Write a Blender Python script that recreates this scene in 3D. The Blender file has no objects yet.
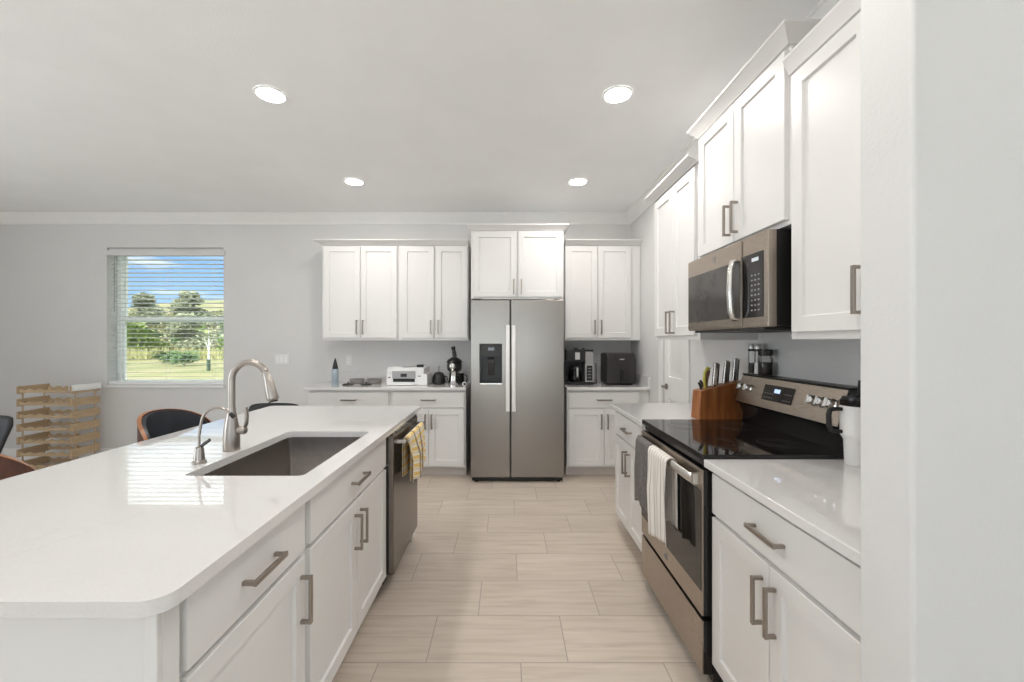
import bpy, bmesh, math, random
from mathutils import Vector, Matrix

random.seed(7)
PI = math.pi
SC = bpy.context.scene
COL = SC.collection

# ------------------------------------------------------------------ camera, sky, sun, fill lights, exposure
CAM_H = 1.378
cam_d = bpy.data.cameras.new('camera'); cam = bpy.data.objects.new('camera', cam_d); COL.objects.link(cam)
cam.location = (0, 0, CAM_H); cam.rotation_euler = (PI/2, 0, 0)
cam_d.sensor_width = 36; cam_d.lens = 417/1024*36; cam_d.shift_x = 5/1024; cam_d.clip_start = .02; cam_d.clip_end = 400
SC.camera = cam
SC.view_settings.view_transform = 'Standard'; SC.view_settings.look = 'None'
SC.view_settings.gamma = 1; SC.view_settings.use_curve_mapping = False
SC.view_settings.exposure = 0.05
SC.cycles.diffuse_bounces = 8

W = bpy.data.worlds.new('sky'); SC.world = W; W.use_nodes = True
wn = W.node_tree; wn.nodes.clear()
def wnode(t, **kw):
    n = wn.nodes.new(t)
    for k, v in kw.items(): setattr(n, k, v)
    return n
w_out = wnode('ShaderNodeOutputWorld'); w_bg = wnode('ShaderNodeBackground'); w_bg.inputs['Strength'].default_value = 1.7
w_tc = wnode('ShaderNodeTexCoord'); w_sep = wnode('ShaderNodeSeparateXYZ'); wn.links.new(w_tc.outputs['Generated'], w_sep.inputs[0])
w_rmp = wnode('ShaderNodeValToRGB'); wn.links.new(w_sep.outputs['Z'], w_rmp.inputs[0])
el = w_rmp.color_ramp.elements
el[0].position = 0.0; el[0].color = (.52, .66, .84, 1); el[1].position = .24; el[1].color = (1.7, 1.75, 1.8, 1)  # white band above the visible sky, added to brighten the counter's window reflection
e = el.new(.07); e.color = (.30, .47, .73, 1); e = el.new(.155); e.color = (.20, .37, .68, 1); e = el.new(.19); e.color = (.7, .8, .95, 1)
w_map = wnode('ShaderNodeMapping'); w_map.inputs['Scale'].default_value = (2.4, 2.4, 14); w_map.inputs['Location'].default_value = (1.3, .6, .9)
wn.links.new(w_tc.outputs['Generated'], w_map.inputs[0])
w_ns = wnode('ShaderNodeTexNoise'); w_ns.inputs['Scale'].default_value = 2.2; w_ns.inputs['Detail'].default_value = 5
wn.links.new(w_map.outputs[0], w_ns.inputs['Vector'])
w_cr = wnode('ShaderNodeValToRGB'); w_cr.color_ramp.elements[0].position = .55; w_cr.color_ramp.elements[1].position = .68
wn.links.new(w_ns.outputs['Fac'], w_cr.inputs[0])
w_mx = wnode('ShaderNodeMixRGB'); w_mx.inputs['Color2'].default_value = (.72, .74, .78, 1)
wn.links.new(w_cr.outputs['Color'], w_mx.inputs['Fac']); wn.links.new(w_rmp.outputs['Color'], w_mx.inputs['Color1'])
wn.links.new(w_mx.outputs[0], w_bg.inputs['Color']); wn.links.new(w_bg.outputs[0], w_out.inputs['Surface'])

def light(name, kind, loc, rot, energy, color=(1, 1, 1), size=None, size_y=None, spread=None):
    d = bpy.data.lights.new(name, kind); o = bpy.data.objects.new(name, d); COL.objects.link(o)
    o.location = loc; o.rotation_euler = rot; d.energy = energy; d.color = color
    if kind == 'AREA':
        d.shape = 'RECTANGLE' if size_y else 'DISK'; d.size = size
        if size_y: d.size_y = size_y
        if spread: d.spread = spread
    if kind == 'SUN': d.angle = math.radians(.6)
    return o
light('sun', 'SUN', (0, -20, 30), (math.radians(47), 0, math.radians(-22)), 5.2, (1, .95, .87))
# added fill lights at unseen openings, tilted up to brighten the ceiling
light('fill_rear', 'AREA', (-.9, -4.30, 1.15), (math.radians(165), 0, 0), 104, (.91, .955, 1), 4.0, 2.0)
light('fill_left', 'AREA', (-5.75, .1, 1.35), (math.radians(138), 0, math.radians(-90)), 95, (.90, .95, 1), 2.6, 1.9)
light('fill_right', 'AREA', (4.0, -2.0, 1.4), (math.radians(140), 0, math.radians(90)), 28, (.95, .975, 1), 2.6, 1.9)
LAMP_W = 8.0
LAMP_COL = (1, .955, .9)

# ------------------------------------------------------------------ mesh helpers
class MB:
    def __init__(s): s.bm = bmesh.new()
    def quad(s, pts):
        return s.bm.faces.new([s.bm.verts.new(p) for p in pts])
    def box(s, a, b):
        x0, x1 = sorted((a[0], b[0])); y0, y1 = sorted((a[1], b[1])); z0, z1 = sorted((a[2], b[2]))
        v = [s.bm.verts.new(p) for p in ((x0,y0,z0),(x1,y0,z0),(x1,y1,z0),(x0,y1,z0),(x0,y0,z1),(x1,y0,z1),(x1,y1,z1),(x0,y1,z1))]
        for f in ((3,2,1,0),(4,5,6,7),(0,1,5,4),(1,2,6,5),(2,3,7,6),(3,0,4,7)): s.bm.faces.new([v[i] for i in f])
        return s
    def rects(s, rs):                       # loft between rectangles (x0,y0,x1,y1,z), closed at both ends
        rings = [[s.bm.verts.new(p) for p in ((a,b,z),(c,b,z),(c,d,z),(a,d,z))] for a, b, c, d, z in rs]
        s.loft(rings); return s
    def loft(s, rings, cap=True):
        n = len(rings[0])
        for r0, r1 in zip(rings, rings[1:]):
            for i in range(n):
                s.bm.faces.new((r0[i], r0[(i+1) % n], r1[(i+1) % n], r1[i]))
        if cap:
            s.bm.faces.new(rings[0][::-1]); s.bm.faces.new(rings[-1])
    def lathe(s, c, prof, n=24, axis='Z', cap=True):
        rings = []
        for r, h in prof:
            ring = []
            for i in range(n):
                a = 2*PI*i/n; p, q = r*math.cos(a), r*math.sin(a)
                if axis == 'Z': v = (c[0]+p, c[1]+q, c[2]+h)
                elif axis == 'X': v = (c[0]+h, c[1]+p, c[2]+q)
                else: v = (c[0]+q, c[1]+h, c[2]+p)
                ring.append(s.bm.verts.new(v))
            rings.append(ring)
        s.loft(rings, cap); return s
    def tube(s, pts, r, n=12, flat=1.0):    # r: number or one radius per point
        pts = [Vector(p) for p in pts]
        rr = r if isinstance(r, (list, tuple)) else [r]*len(pts)
        rings = []; up = None
        for i, p in enumerate(pts):
            t = (pts[min(i+1, len(pts)-1)] - pts[max(i-1, 0)]).normalized()
            if up is None:
                up = Vector((0, 0, 1)) if abs(t.z) < .9 else Vector((0, 1, 0))
            a = (up - t*up.dot(t)).normalized(); b = t.cross(a); up = a
            rings.append([s.bm.verts.new(p + a*rr[i]*math.cos(2*PI*k/n) + b*rr[i]*flat*math.sin(2*PI*k/n)) for k in range(n)])
        s.loft(rings); return s
    def prism(s, poly, a, b, fn):           # poly of (p,q); fn(p,q,h) -> point; extruded from h=a to h=b
        s.loft([[s.bm.verts.new(fn(p, q, a)) for p, q in poly], [s.bm.verts.new(fn(p, q, b)) for p, q in poly]]); return s
    def plate(s, outer, holes, d0, d1, fn):
        t = bmesh.new(); edges = []
        for lp in [outer] + holes:
            vs = [t.verts.new((u, v, d0)) for u, v in lp]
            for i in range(len(vs)): edges.append(t.edges.new((vs[i], vs[(i+1) % len(vs)])))
        bmesh.ops.triangle_fill(t, use_beauty=True, edges=edges)
        g = bmesh.ops.extrude_face_region(t, geom=list(t.faces))
        for v in g['geom']:
            if isinstance(v, bmesh.types.BMVert): v.co.z = d1
        for v in t.verts: v.co = Vector(fn(v.co.x, v.co.y, v.co.z))
        m = bpy.data.meshes.new('tmp'); t.to_mesh(m); t.free(); s.bm.from_mesh(m); bpy.data.meshes.remove(m)
        return s
    def grid(s, nu, nv, fn, uv=True):
        vs = [[s.bm.verts.new(fn(i/nu, j/nv)) for j in range(nv+1)] for i in range(nu+1)]
        lay = s.bm.loops.layers.uv.verify()
        for i in range(nu):
            for j in range(nv):
                f = s.bm.faces.new((vs[i][j], vs[i+1][j], vs[i+1][j+1], vs[i][j+1]))
                for l, (a, b) in zip(f.loops, ((i,j),(i+1,j),(i+1,j+1),(i,j+1))): l[lay].uv = (a/nu, b/nv)
        return s
    def sphere(s, c, r, n=12, sx=1, sy=1, sz=1):
        m = Matrix.Translation(c) @ Matrix.Diagonal((sx*r, sy*r, sz*r, 1))
        bmesh.ops.create_uvsphere(s.bm, u_segments=n, v_segments=max(6, n//2+2), radius=1, matrix=m); return s

def wloc(o):
    v = Vector((0, 0, 0))
    while o is not None: v += o.location; o = o.parent
    return v

def obj(name, mb, m, parent=None, bevel=0, seg=2, angle=35, smooth=True, solid=0, norm=True, sub=0):
    if norm: bmesh.ops.recalc_face_normals(mb.bm, faces=list(mb.bm.faces))
    me = bpy.data.meshes.new(name); mb.bm.to_mesh(me); mb.bm.free()
    o = bpy.data.objects.new(name, me); COL.objects.link(o)
    if parent is not None:
        me.transform(Matrix.Translation(-wloc(parent))); o.parent = parent
    if isinstance(m, str): m = MAT[m]
    me.materials.append(m)
    if smooth:
        for p in me.polygons: p.use_smooth = True
        me.set_sharp_from_angle(angle=math.radians(angle))
    if solid:
        d = o.modifiers.new('thick', 'SOLIDIFY'); d.thickness = solid; d.offset = 0
    if sub:
        d = o.modifiers.new('sub', 'SUBSURF'); d.levels = sub; d.render_levels = sub
    if bevel:
        d = o.modifiers.new('bevel', 'BEVEL'); d.width = bevel; d.segments = seg; d.limit_method = 'ANGLE'; d.angle_limit = math.radians(40); d.harden_normals = True
    return o

def tag(o, label, cat, group=None):
    o['label'] = label; o['category'] = cat
    if group: o['group'] = group
    return o
def thing(name, loc, label, cat, group=None):
    o = bpy.data.objects.new(name, None); COL.objects.link(o); o.location = loc; o.empty_display_size = .05
    return tag(o, label, cat, group)
def single(name, mb, m, label, cat, group=None, **kw):
    return tag(obj(name, mb, m, None, **kw), label, cat, group)
def struct(name, mb, m, parent=None, **kw):
    o = obj(name, mb, m, parent, **kw)
    if parent is None: o['kind'] = 'structure'
    return o
def copy_tree(o, parent=None):
    c = o.copy(); COL.objects.link(c)
    if parent is not None: c.parent = parent
    for ch in [k for k in SC.objects if k.parent == o]: copy_tree(ch, c)
    return c

# ------------------------------------------------------------------ materials
MAT = {}
class NT:
    def __init__(s, name):
        m = bpy.data.materials.new(name); m.use_nodes = True; s.m = m; s.t = m.node_tree; MAT[name] = m
        s.b = s.t.nodes['Principled BSDF']; s.out = s.t.nodes['Material Output']
        s.tc = s.n('ShaderNodeTexCoord')
    def n(s, kind, **kw):
        x = s.t.nodes.new(kind)
        for k, v in kw.items(): setattr(x, k, v)
        return x
    def l(s, a, b): s.t.links.new(a, b)
    def noise(s, scale, detail=3, stretch=None, rough=.5, coord='Object'):
        src = s.tc.outputs[coord]
        if stretch:
            mp = s.n('ShaderNodeMapping'); mp.inputs['Scale'].default_value = stretch; s.l(src, mp.inputs[0]); src = mp.outputs[0]
        x = s.n('ShaderNodeTexNoise'); x.inputs['Scale'].default_value = scale; x.inputs['Detail'].default_value = detail; x.inputs['Roughness'].default_value = rough
        s.l(src, x.inputs['Vector']); return x.outputs['Fac']
    def ramp(s, fac, stops):
        r = s.n('ShaderNodeValToRGB'); s.l(fac, r.inputs[0]); e = r.color_ramp.elements
        while len(e) < len(stops): e.new(.5)
        for k, (p, c) in zip(e, stops): k.position = p; k.color = (*c, 1) if len(c) == 3 else c
        return r.outputs['Color']
    def bump(s, h, strength, dist=.01):
        b = s.n('ShaderNodeBump'); b.inputs['Strength'].default_value = strength; b.inputs['Distance'].default_value = dist
        s.l(h, b.inputs['Height']); s.l(b.outputs[0], s.b.inputs['Normal'])
    def math(s, op, a, b=None, c=None):
        x = s.n('ShaderNodeMath', operation=op)
        for i, v in enumerate((a, b, c)):
            if v is None: continue
            if isinstance(v, (int, float)): x.inputs[i].default_value = v
            else: s.l(v, x.inputs[i])
        return x.outputs[0]
    def mix(s, fac, a, b, mode='MIX'):
        x = s.n('ShaderNodeMixRGB', blend_type=mode)
        for k, v in (('Fac', fac), ('Color1', a), ('Color2', b)):
            if isinstance(v, (int, float)): x.inputs[k].default_value = v
            elif isinstance(v, tuple): x.inputs[k].default_value = (*v, 1)
            else: s.l(v, x.inputs[k])
        return x.outputs[0]
    def base(s, c):
        if isinstance(c, tuple): s.b.inputs['Base Color'].default_value = (*c, 1)
        else: s.l(c, s.b.inputs['Base Color'])
        return s
    def set(s, rough=.5, metal=0, spec=.5, coat=0, emis=None, es=0, trans=0, ior=None):
        i = s.b.inputs; i['Roughness'].default_value = rough; i['Metallic'].default_value = metal; i['Specular IOR Level'].default_value = spec
        i['Coat Weight'].default_value = coat; i['Transmission Weight'].default_value = trans
        if ior: i['IOR'].default_value = ior
        if emis: i['Emission Color'].default_value = (*emis, 1); i['Emission Strength'].default_value = es
        return s

def vary(c, k): return tuple(min(1, x*k) for x in c)
def simple(name, c, rough=.5, metal=0, spec=.5, var=.06, scale=12, bump=0, bscale=200, coat=0):
    t = NT(name); n = t.noise(scale, 3)
    t.base(t.ramp(n, [(.3, vary(c, 1-var)), (.7, vary(c, 1+var))])).set(rough, metal, spec, coat)
    if bump: t.bump(t.noise(bscale, 2), bump, .002)
    return t
def plaster(name, c, strength):
    t = NT(name); t.base(t.ramp(t.noise(3, 3), [(.3, vary(c, .985)), (.7, vary(c, 1.015))])).set(.75, 0, .25)
    t.bump(t.noise(95, 3, rough=.6), strength, .004)
plaster('wall_paint', (.66, .655, .648), .34)
plaster('ceiling_paint', (.885, .892, .90), .32)
simple('trim_paint', (.80, .795, .785), .38, var=.01)
simple('cabinet_paint', (.73, .72, .708), .36, var=.012, scale=4)
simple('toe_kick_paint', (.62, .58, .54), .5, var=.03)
simple('cabinet_shadow_gap', (.25, .23, .21), .7)
simple('vinyl_white', (.87, .90, .885), .4, var=.01)
simple('plastic_white', (.82, .82, .81), .4, var=.01)
simple('plastic_black', (.010, .0095, .009), .35, var=.1)
simple('plastic_dark_grey', (.024, .022, .0205), .42, var=.08)
simple('rubber_black', (.012, .012, .012), .6, var=.1)
simple('plastic_grey', (.30, .30, .30), .4, var=.03)
simple('silver_plastic', (.62, .61, .60), .3, .6, var=.03)
simple('enamel_black', (.012, .011, .011), .22, var=.1)
simple('glass_black', (.008, .007, .007), .06, var=.1, spec=.6)
simple('oven_glass', (.010, .009, .008), .07, var=.1, spec=.5)
simple('microwave_glass', (.055, .05, .048), .10, var=.1, spec=.6)
simple('burner_mark', (.09, .085, .08), .25, var=.05)
simple('leather_black', (.024, .028, .035), .42, var=.15, bump=.15, bscale=180)
simple('chair_black', (.015, .015, .017), .5, var=.1)
simple('chrome', (.78, .77, .76), .12, 1, var=.02)
simple('pepper', (.03, .025, .02), .8, var=.5, scale=300)
simple('salt', (.8, .78, .75), .8, var=.1, scale=300)
simple('tumbler_white', (.80, .79, .77), .35, var=.02)
simple('bottle_blue_grey', (.33, .40, .45), .4, var=.03)
simple('dish_grey', (.24, .225, .21), .4, var=.05)
simple('olive_plastic', (.45, .40, .06), .4, var=.05)
simple('red_brown_plastic', (.16, .045, .02), .4, var=.05)
simple('handle_satin', (.74, .72, .69), .35, .35, var=.02)
simple('display_grey', (.36, .36, .36), .35, var=.03)
simple('switch_white', (.72, .72, .71), .4, var=.01)

def steel(name, c, rough, grain, metal=1.0):
    t = NT(name); n = t.noise(30, 4, grain, .6)
    t.base(t.ramp(n, [(.3, vary(c, .93)), (.7, vary(c, 1.07))])).set(rough, metal, .5)
    r = t.n('ShaderNodeMapRange'); t.l(n, r.inputs[0]); r.inputs['To Min'].default_value = rough-.05; r.inputs['To Max'].default_value = rough+.06
    t.l(r.outputs[0], t.b.inputs['Roughness']); t.bump(n, .03, .001)
steel('steel_fridge', (.31, .287, .264), .29, (1, 1, 40))
steel('steel_range', (.42, .362, .308), .28, (40, 1, 40))
steel('steel_light', (.66, .64, .61), .25, (1, 1, 30))
steel('steel_sink', (.33, .30, .28), .33, (1, 12, 1))
steel('nickel', (.42, .38, .345), .34, (6, 6, 30))
steel('pull_nickel', (.36, .32, .285), .33, (10, 10, 10))
steel('dishwasher_steel', (.22, .20, .182), .24, (1, 40, 1))

t = NT('quartz')
v = t.noise(2.3, 6, rough=.62); vein = t.math('ABSOLUTE', t.math('SUBTRACT', v, .5))
vm = t.ramp(vein, [(0, (1, 1, 1)), (.012, (0, 0, 0))]); patch = t.ramp(t.noise(1.7, 2), [(.48, (0, 0, 0)), (.66, (1, 1, 1))])
fac = t.math('MULTIPLY', t.math('MULTIPLY', vm, patch), .30)
spk = t.ramp(t.noise(160, 2), [(.35, (.70, .685, .677)), (.65, (.725, .71, .702))])
t.base(t.mix(fac, spk, (.50, .48, .47))).set(.06, 0, .5, .55)
t.b.inputs['Coat Roughness'].default_value = .012

t = NT('floor_tile')
sp = t.n('ShaderNodeSeparateXYZ'); t.l(t.tc.outputs['Object'], sp.inputs[0])
X, Y = sp.outputs['X'], sp.outputs['Y']
rowf = t.math('DIVIDE', t.math('SUBTRACT', Y, 1.786), .3048); row = t.math('FLOOR', rowf); fy = t.math('SUBTRACT', rowf, row)
uf = t.math('DIVIDE', t.math('SUBTRACT', t.math('SUBTRACT', X, .262), t.math('MULTIPLY', row, .2032)), .6096); ui = t.math('FLOOR', uf); fx = t.math('SUBTRACT', uf, ui)
dx = t.math('MULTIPLY', t.math('MINIMUM', fx, t.math('SUBTRACT', 1, fx)), .6096)
dy = t.math('MULTIPLY', t.math('MINIMUM', fy, t.math('SUBTRACT', 1, fy)), .3048)
gr = t.math('LESS_THAN', t.math('MINIMUM', dx, dy), .0024)
cb = t.n('ShaderNodeCombineXYZ'); t.l(ui, cb.inputs[0]); t.l(row, cb.inputs[1])
wh = t.n('ShaderNodeTexWhiteNoise', noise_dimensions='2D'); t.l(cb.outputs[0], wh.inputs['Vector'])
off = t.n('ShaderNodeVectorMath', operation='MULTIPLY_ADD'); t.l(wh.outputs['Color'], off.inputs[0]); off.inputs[1].default_value = (9, 9, 9); t.l(t.tc.outputs['Object'], off.inputs[2])
def fnoise(sc, st, det):
    mp = t.n('ShaderNodeMapping'); mp.inputs['Scale'].default_value = st; t.l(off.outputs[0], mp.inputs[0])
    nn = t.n('ShaderNodeTexNoise'); nn.inputs['Scale'].default_value = sc; nn.inputs['Detail'].default_value = det; nn.inputs['Distortion'].default_value = .5; t.l(mp.outputs[0], nn.inputs['Vector']); return nn.outputs['Fac']
st1 = fnoise(5, (.55, 7, 1), 5); st2 = fnoise(2.2, (.8, 2.2, 1), 3)
tone = t.mix(.42, t.ramp(st1, [(.28, (.44, .36, .295)), (.5, (.57, .49, .415)), (.72, (.645, .57, .495))]), t.ramp(st2, [(.3, (.515, .44, .37)), (.7, (.63, .555, .48))]))
tint = t.n('ShaderNodeMapRange'); t.l(wh.outputs['Value'], tint.inputs[0]); tint.inputs['To Min'].default_value = .955; tint.inputs['To Max'].default_value = 1.035
tn = t.n('ShaderNodeVectorMath', operation='SCALE'); t.l(tone, tn.inputs[0]); t.l(tint.outputs[0], tn.inputs['Scale'])
t.base(t.mix(gr, tn.outputs[0], (.36, .31, .265))).set(.36, 0, .4)
t.bump(t.math('SUBTRACT', 1, gr), .35, .002)

def wood(name, a, b, c, rough, stretch, scale=6):
    t = NT(name); n = t.noise(scale, 5, stretch, .6)
    t.base(t.ramp(n, [(.25, a), (.5, b), (.75, c)])).set(rough, 0, .4); t.bump(n, .05, .002)
wood('acacia', (.15, .045, .012), (.28, .095, .026), (.40, .155, .048), .38, (9, 9, 1.0), 4)
wood('pine', (.40, .285, .17), (.50, .37, .235), (.58, .45, .30), .6, (2, 2, 14), 4)
wood('walnut_ply', (.045, .014, .007), (.07, .022, .010), (.11, .036, .016), .5, (8, 2, 1.2), 5)
wood('walnut_edge', (.24, .095, .042), (.32, .135, .06), (.40, .18, .085), .35, (4, 4, 12), 5)

def clear_glass(name, tintc, gloss, rough=.02):
    t = NT(name); tr = t.n('ShaderNodeBsdfTransparent'); tr.inputs[0].default_value = (*tintc, 1)
    gl = t.n('ShaderNodeBsdfGlossy'); gl.inputs['Roughness'].default_value = rough
    fr = t.n('ShaderNodeFresnel'); fr.inputs[0].default_value = 1.45
    mx = t.n('ShaderNodeMixShader'); f = t.math('MULTIPLY', fr.outputs[0], gloss)
    t.l(f, mx.inputs[0]); t.l(tr.outputs[0], mx.inputs[1]); t.l(gl.outputs[0], mx.inputs[2]); t.l(mx.outputs[0], t.out.inputs['Surface'])
clear_glass('window_glass', (.95, .98, .965), .5)
clear_glass('jar_glass', (.96, .965, .96), .8)
clear_glass('smoke_glass', (.35, .33, .32), 1.0)

def emit(name, c, s):
    NT(name).base(vary(c, .5)).set(.4, 0, .3, emis=c, es=s)
t = NT('slat_white'); df = t.n('ShaderNodeBsdfDiffuse'); df.inputs[0].default_value = (.84, .86, .85, 1)
tl = t.n('ShaderNodeBsdfTranslucent'); tl.inputs[0].default_value = (.84, .87, .85, 1); mx = t.n('ShaderNodeMixShader'); mx.inputs[0].default_value = .45
t.l(df.outputs[0], mx.inputs[1]); t.l(tl.outputs[0], mx.inputs[2]); t.l(mx.outputs[0], t.out.inputs['Surface'])
emit('lamp_lens', (1, .97, .93), 30)
emit('screen_blue', (.55, .72, 1), .9)
emit('screen_white', (.8, .85, .9), .35)

def fabric(name, build, rough=.9):
    t = NT(name); uv = t.n('ShaderNodeSeparateXYZ'); t.l(t.tc.outputs['UV'], uv.inputs[0])
    t.base(build(t, uv.outputs['X'], uv.outputs['Y'])).set(rough, 0, .15); t.bump(t.noise(420, 2), .3, .002)
def band(t, x, n, lo, hi):                   # 1 where frac(x*n) lies between lo and hi
    f = t.math('FRACT', t.math('MULTIPLY', x, n)); return t.math('MULTIPLY', t.math('GREATER_THAN', f, lo), t.math('LESS_THAN', f, hi))
def plaid(t, x, y):
    c = t.mix(t.math('MULTIPLY', band(t, y, 11, .15, .6), .85), (.80, .74, .62), (.76, .52, .13))
    c = t.mix(t.math('MULTIPLY', band(t, y, 11, .72, .86), .8), c, (.62, .50, .36))
    c = t.mix(t.math('MULTIPLY', band(t, x, 3, .0, .16), .75), c, (.16, .13, .12))
    return t.mix(t.math('MULTIPLY', band(t, x, 3, .42, .58), .45), c, (.84, .80, .72))
fabric('towel_plaid', plaid)
fabric('towel_stripe', lambda t, x, y: t.mix(t.math('MULTIPLY', band(t, x, 8, .0, .15), .72), (.78, .74, .69), (.27, .245, .235)))
fabric('towel_grey', lambda t, x, y: t.ramp(t.noise(60, 3), [(.3, (.13, .12, .115)), (.7, (.20, .185, .18))]))
simple('linen_white', (.82, .82, .81), .8, var=.02)

t = NT('ground_grass')
gn = t.noise(.35, 5); gn2 = t.noise(3.5, 4)
t.base(t.mix(.35, t.ramp(gn, [(.3, (.15, .17, .07)), (.5, (.24, .23, .12)), (.7, (.32, .27, .18))]), t.ramp(gn2, [(.3, (.12, .15, .06)), (.7, (.30, .27, .16))]))).set(.9, 0, .1)
def leafm(name, a, b):
    t = NT(name); t.base(t.ramp(t.noise(1.8, 4), [(.3, a), (.7, b)])).set(.75, 0, .2)
leafm('leaf_dark', (.08, .15, .06), (.17, .25, .11)); leafm('leaf_grey', (.20, .23, .14), (.33, .34, .23))
leafm('leaf_lime', (.22, .33, .08), (.38, .46, .16)); leafm('leaf_brown', (.28, .26, .14), (.42, .38, .24)); leafm('leaf_straw', (.30, .32, .12), (.48, .44, .24))
simple('bark', (.34, .29, .24), .9, var=.2); simple('guard_green', (.05, .09, .06), .6)
simple('bark_pale', (.72, .71, .68), .8, var=.1)
simple('siding', (.66, .64, .60), .8, var=.03); simple('concrete', (.55, .53, .50), .85, var=.08)

# ------------------------------------------------------------------ room shell
XL, XR, YB, CE = -5.95, 1.44, 4.83, 2.84        # left wall, range wall, back wall, ceiling
XRR, YR = 4.15, -4.5
fnF = lambda u, v, d: (u, v, d)                  # flat plates: d is height
fnS = lambda u, v, d: (u, d, v)                  # plates in planes of constant y
fnX = lambda u, v, d: (d, u, v)                  # plates in planes of constant x
def rect(a, b, c, d): return [(a, b), (c, b), (c, d), (a, d)]

struct('floor', MB().box((XL, YR, -.12), (XRR, YB, 0)), 'floor_tile', smooth=False)
struct('ceiling', MB().box((XL-.2, YR-.2, CE), (XRR+.2, YB+.2, CE+.12)), 'ceiling_paint', smooth=False)
WX0, WX1, WZ0, WZ1 = -4.635, -3.283, .866, 2.46     # the window in the back wall
struct('wall_back', MB().plate(rect(XL-.2, -.12, XRR, CE), [rect(WX0, WZ0, WX1, WZ1)], YB, YB+.2, fnS), 'wall_paint', smooth=False)
DY0, DY1 = 3.355, 3.85                                # pantry door in the range wall
struct('wall_right', MB().plate([(.91, 0), (DY0, 0), (DY0, 2.04), (DY1, 2.04), (DY1, 0), (YB, 0), (YB, CE), (.91, CE)], [], XR, XR+.12, fnX), 'wall_paint', smooth=False)
struct('wall_stub', MB().box((.7655, .786, 0), (XRR, .908, CE)), 'wall_paint', bevel=.008, seg=3)
struct('wall_left', MB().plate(rect(YR-.2, -.12, YB, CE), [rect(-1.2, .5, 1.4, 2.3)], XL-.2, XL, fnX), 'wall_paint', smooth=False)
struct('wall_rear', MB().plate(rect(XL-.2, -.12, XRR+.2, CE), [rect(-3.0, .02, 1.2, 2.25)], YR-.2, YR, fnS), 'wall_paint', smooth=False)
struct('wall_far_right', MB().plate(rect(YR, -.12, .786, CE), [rect(-3.3, .5, -.7, 2.3)], XRR, XRR+.2, fnX), 'wall_paint', smooth=False)

def cove(path, closed=False):                        # crown moulding: path of (x, y, inward normals already applied by offset fn)
    pass
CP = [(0, -.112), (.010, -.112), (.014, -.098), (.030, -.085), (.050, -.055), (.072, -.030), (.078, -.016), (.092, -.010), (.092, 0), (0, 0)]
mb = MB(); mb.loft([[mb.bm.verts.new((XL + d, YB - d, CE + h)) for d, h in CP], [mb.bm.verts.new((XR - d, YB - d, CE + h)) for d, h in CP]])
struct('trim_1', mb, 'trim_paint')
mb = MB(); mb.loft([[mb.bm.verts.new((XR - d, YB - d, CE + h)) for d, h in CP], [mb.bm.verts.new((XR - d, .91, CE + h)) for d, h in CP]])
struct('trim_2', mb, 'trim_paint')
mb = MB(); mb.loft([[mb.bm.verts.new((XL + d, YB - d, CE + h)) for d, h in CP], [mb.bm.verts.new((XL + d, YR, CE + h)) for d, h in CP]])
struct('trim_3', mb, 'trim_paint')
BP = [(0, 0), (.014, 0), (.014, .11), (.010, .125), (.004, .135), (0, .135)]
mb = MB(); mb.prism(BP, XL + .015, -2.012, lambda d, z, h: (h, YB - d, z)); struct('baseboard_back', mb, 'trim_paint')
mb = MB(); mb.prism(BP, YR, YB, lambda d, z, h: (XL + d, h, z)); struct('baseboard_left', mb, 'trim_paint')
mb = MB(); mb.prism(BP, DY1 + .1, 4.19, lambda d, z, h: (XR - d, h, z)); struct('baseboard_right', mb, 'trim_paint')
mb = MB(); mb.prism(BP, .80, XRR, lambda d, z, h: (h, .786 - d, z)); struct('baseboard_stub', mb, 'trim_paint')

# window in the back wall: vinyl single-hung frame, sashes, panes, sill
wf = struct('window_1', MB().plate(rect(WX0+.002, WZ0+.002, WX1-.002, WZ1-.002), [rect(WX0+.05, WZ0+.022, WX1-.05, WZ1-.025)], YB+.125, YB+.198, fnS), 'vinyl_white', bevel=.003)
MZ = 1.63
struct('upper_sash', MB().plate(rect(WX0+.045, MZ-.03, WX1-.045, WZ1-.02), [rect(WX0+.075, MZ+.02, WX1-.075, WZ1-.045)], YB+.165, YB+.19, fnS), 'vinyl_white', wf, bevel=.002)
struct('lower_sash', MB().plate(rect(WX0+.045, WZ0+.018, WX1-.045, MZ+.03), [rect(WX0+.085, WZ0+.052, WX1-.085, MZ-.015)], YB+.132, YB+.160, fnS), 'vinyl_white', wf, bevel=.002)
struct('upper_pane', MB().box((WX0+.07, YB+.176, MZ+.015), (WX1-.07, YB+.180, WZ1-.04)), 'window_glass', wf, smooth=False)
struct('lower_pane', MB().box((WX0+.08, YB+.144, WZ0+.048), (WX1-.08, YB+.148, MZ-.01)), 'window_glass', wf, smooth=False)
struct('window_sill', MB().box((WX0-.015, YB-.022, WZ0-.026), (WX1+.015, YB-.001, WZ0-.001)).box((WX0+.002, YB-.001, WZ0-.004), (WX1-.002, YB+.125, WZ0+.0015)), 'trim_paint', wf, bevel=.003)
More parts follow.
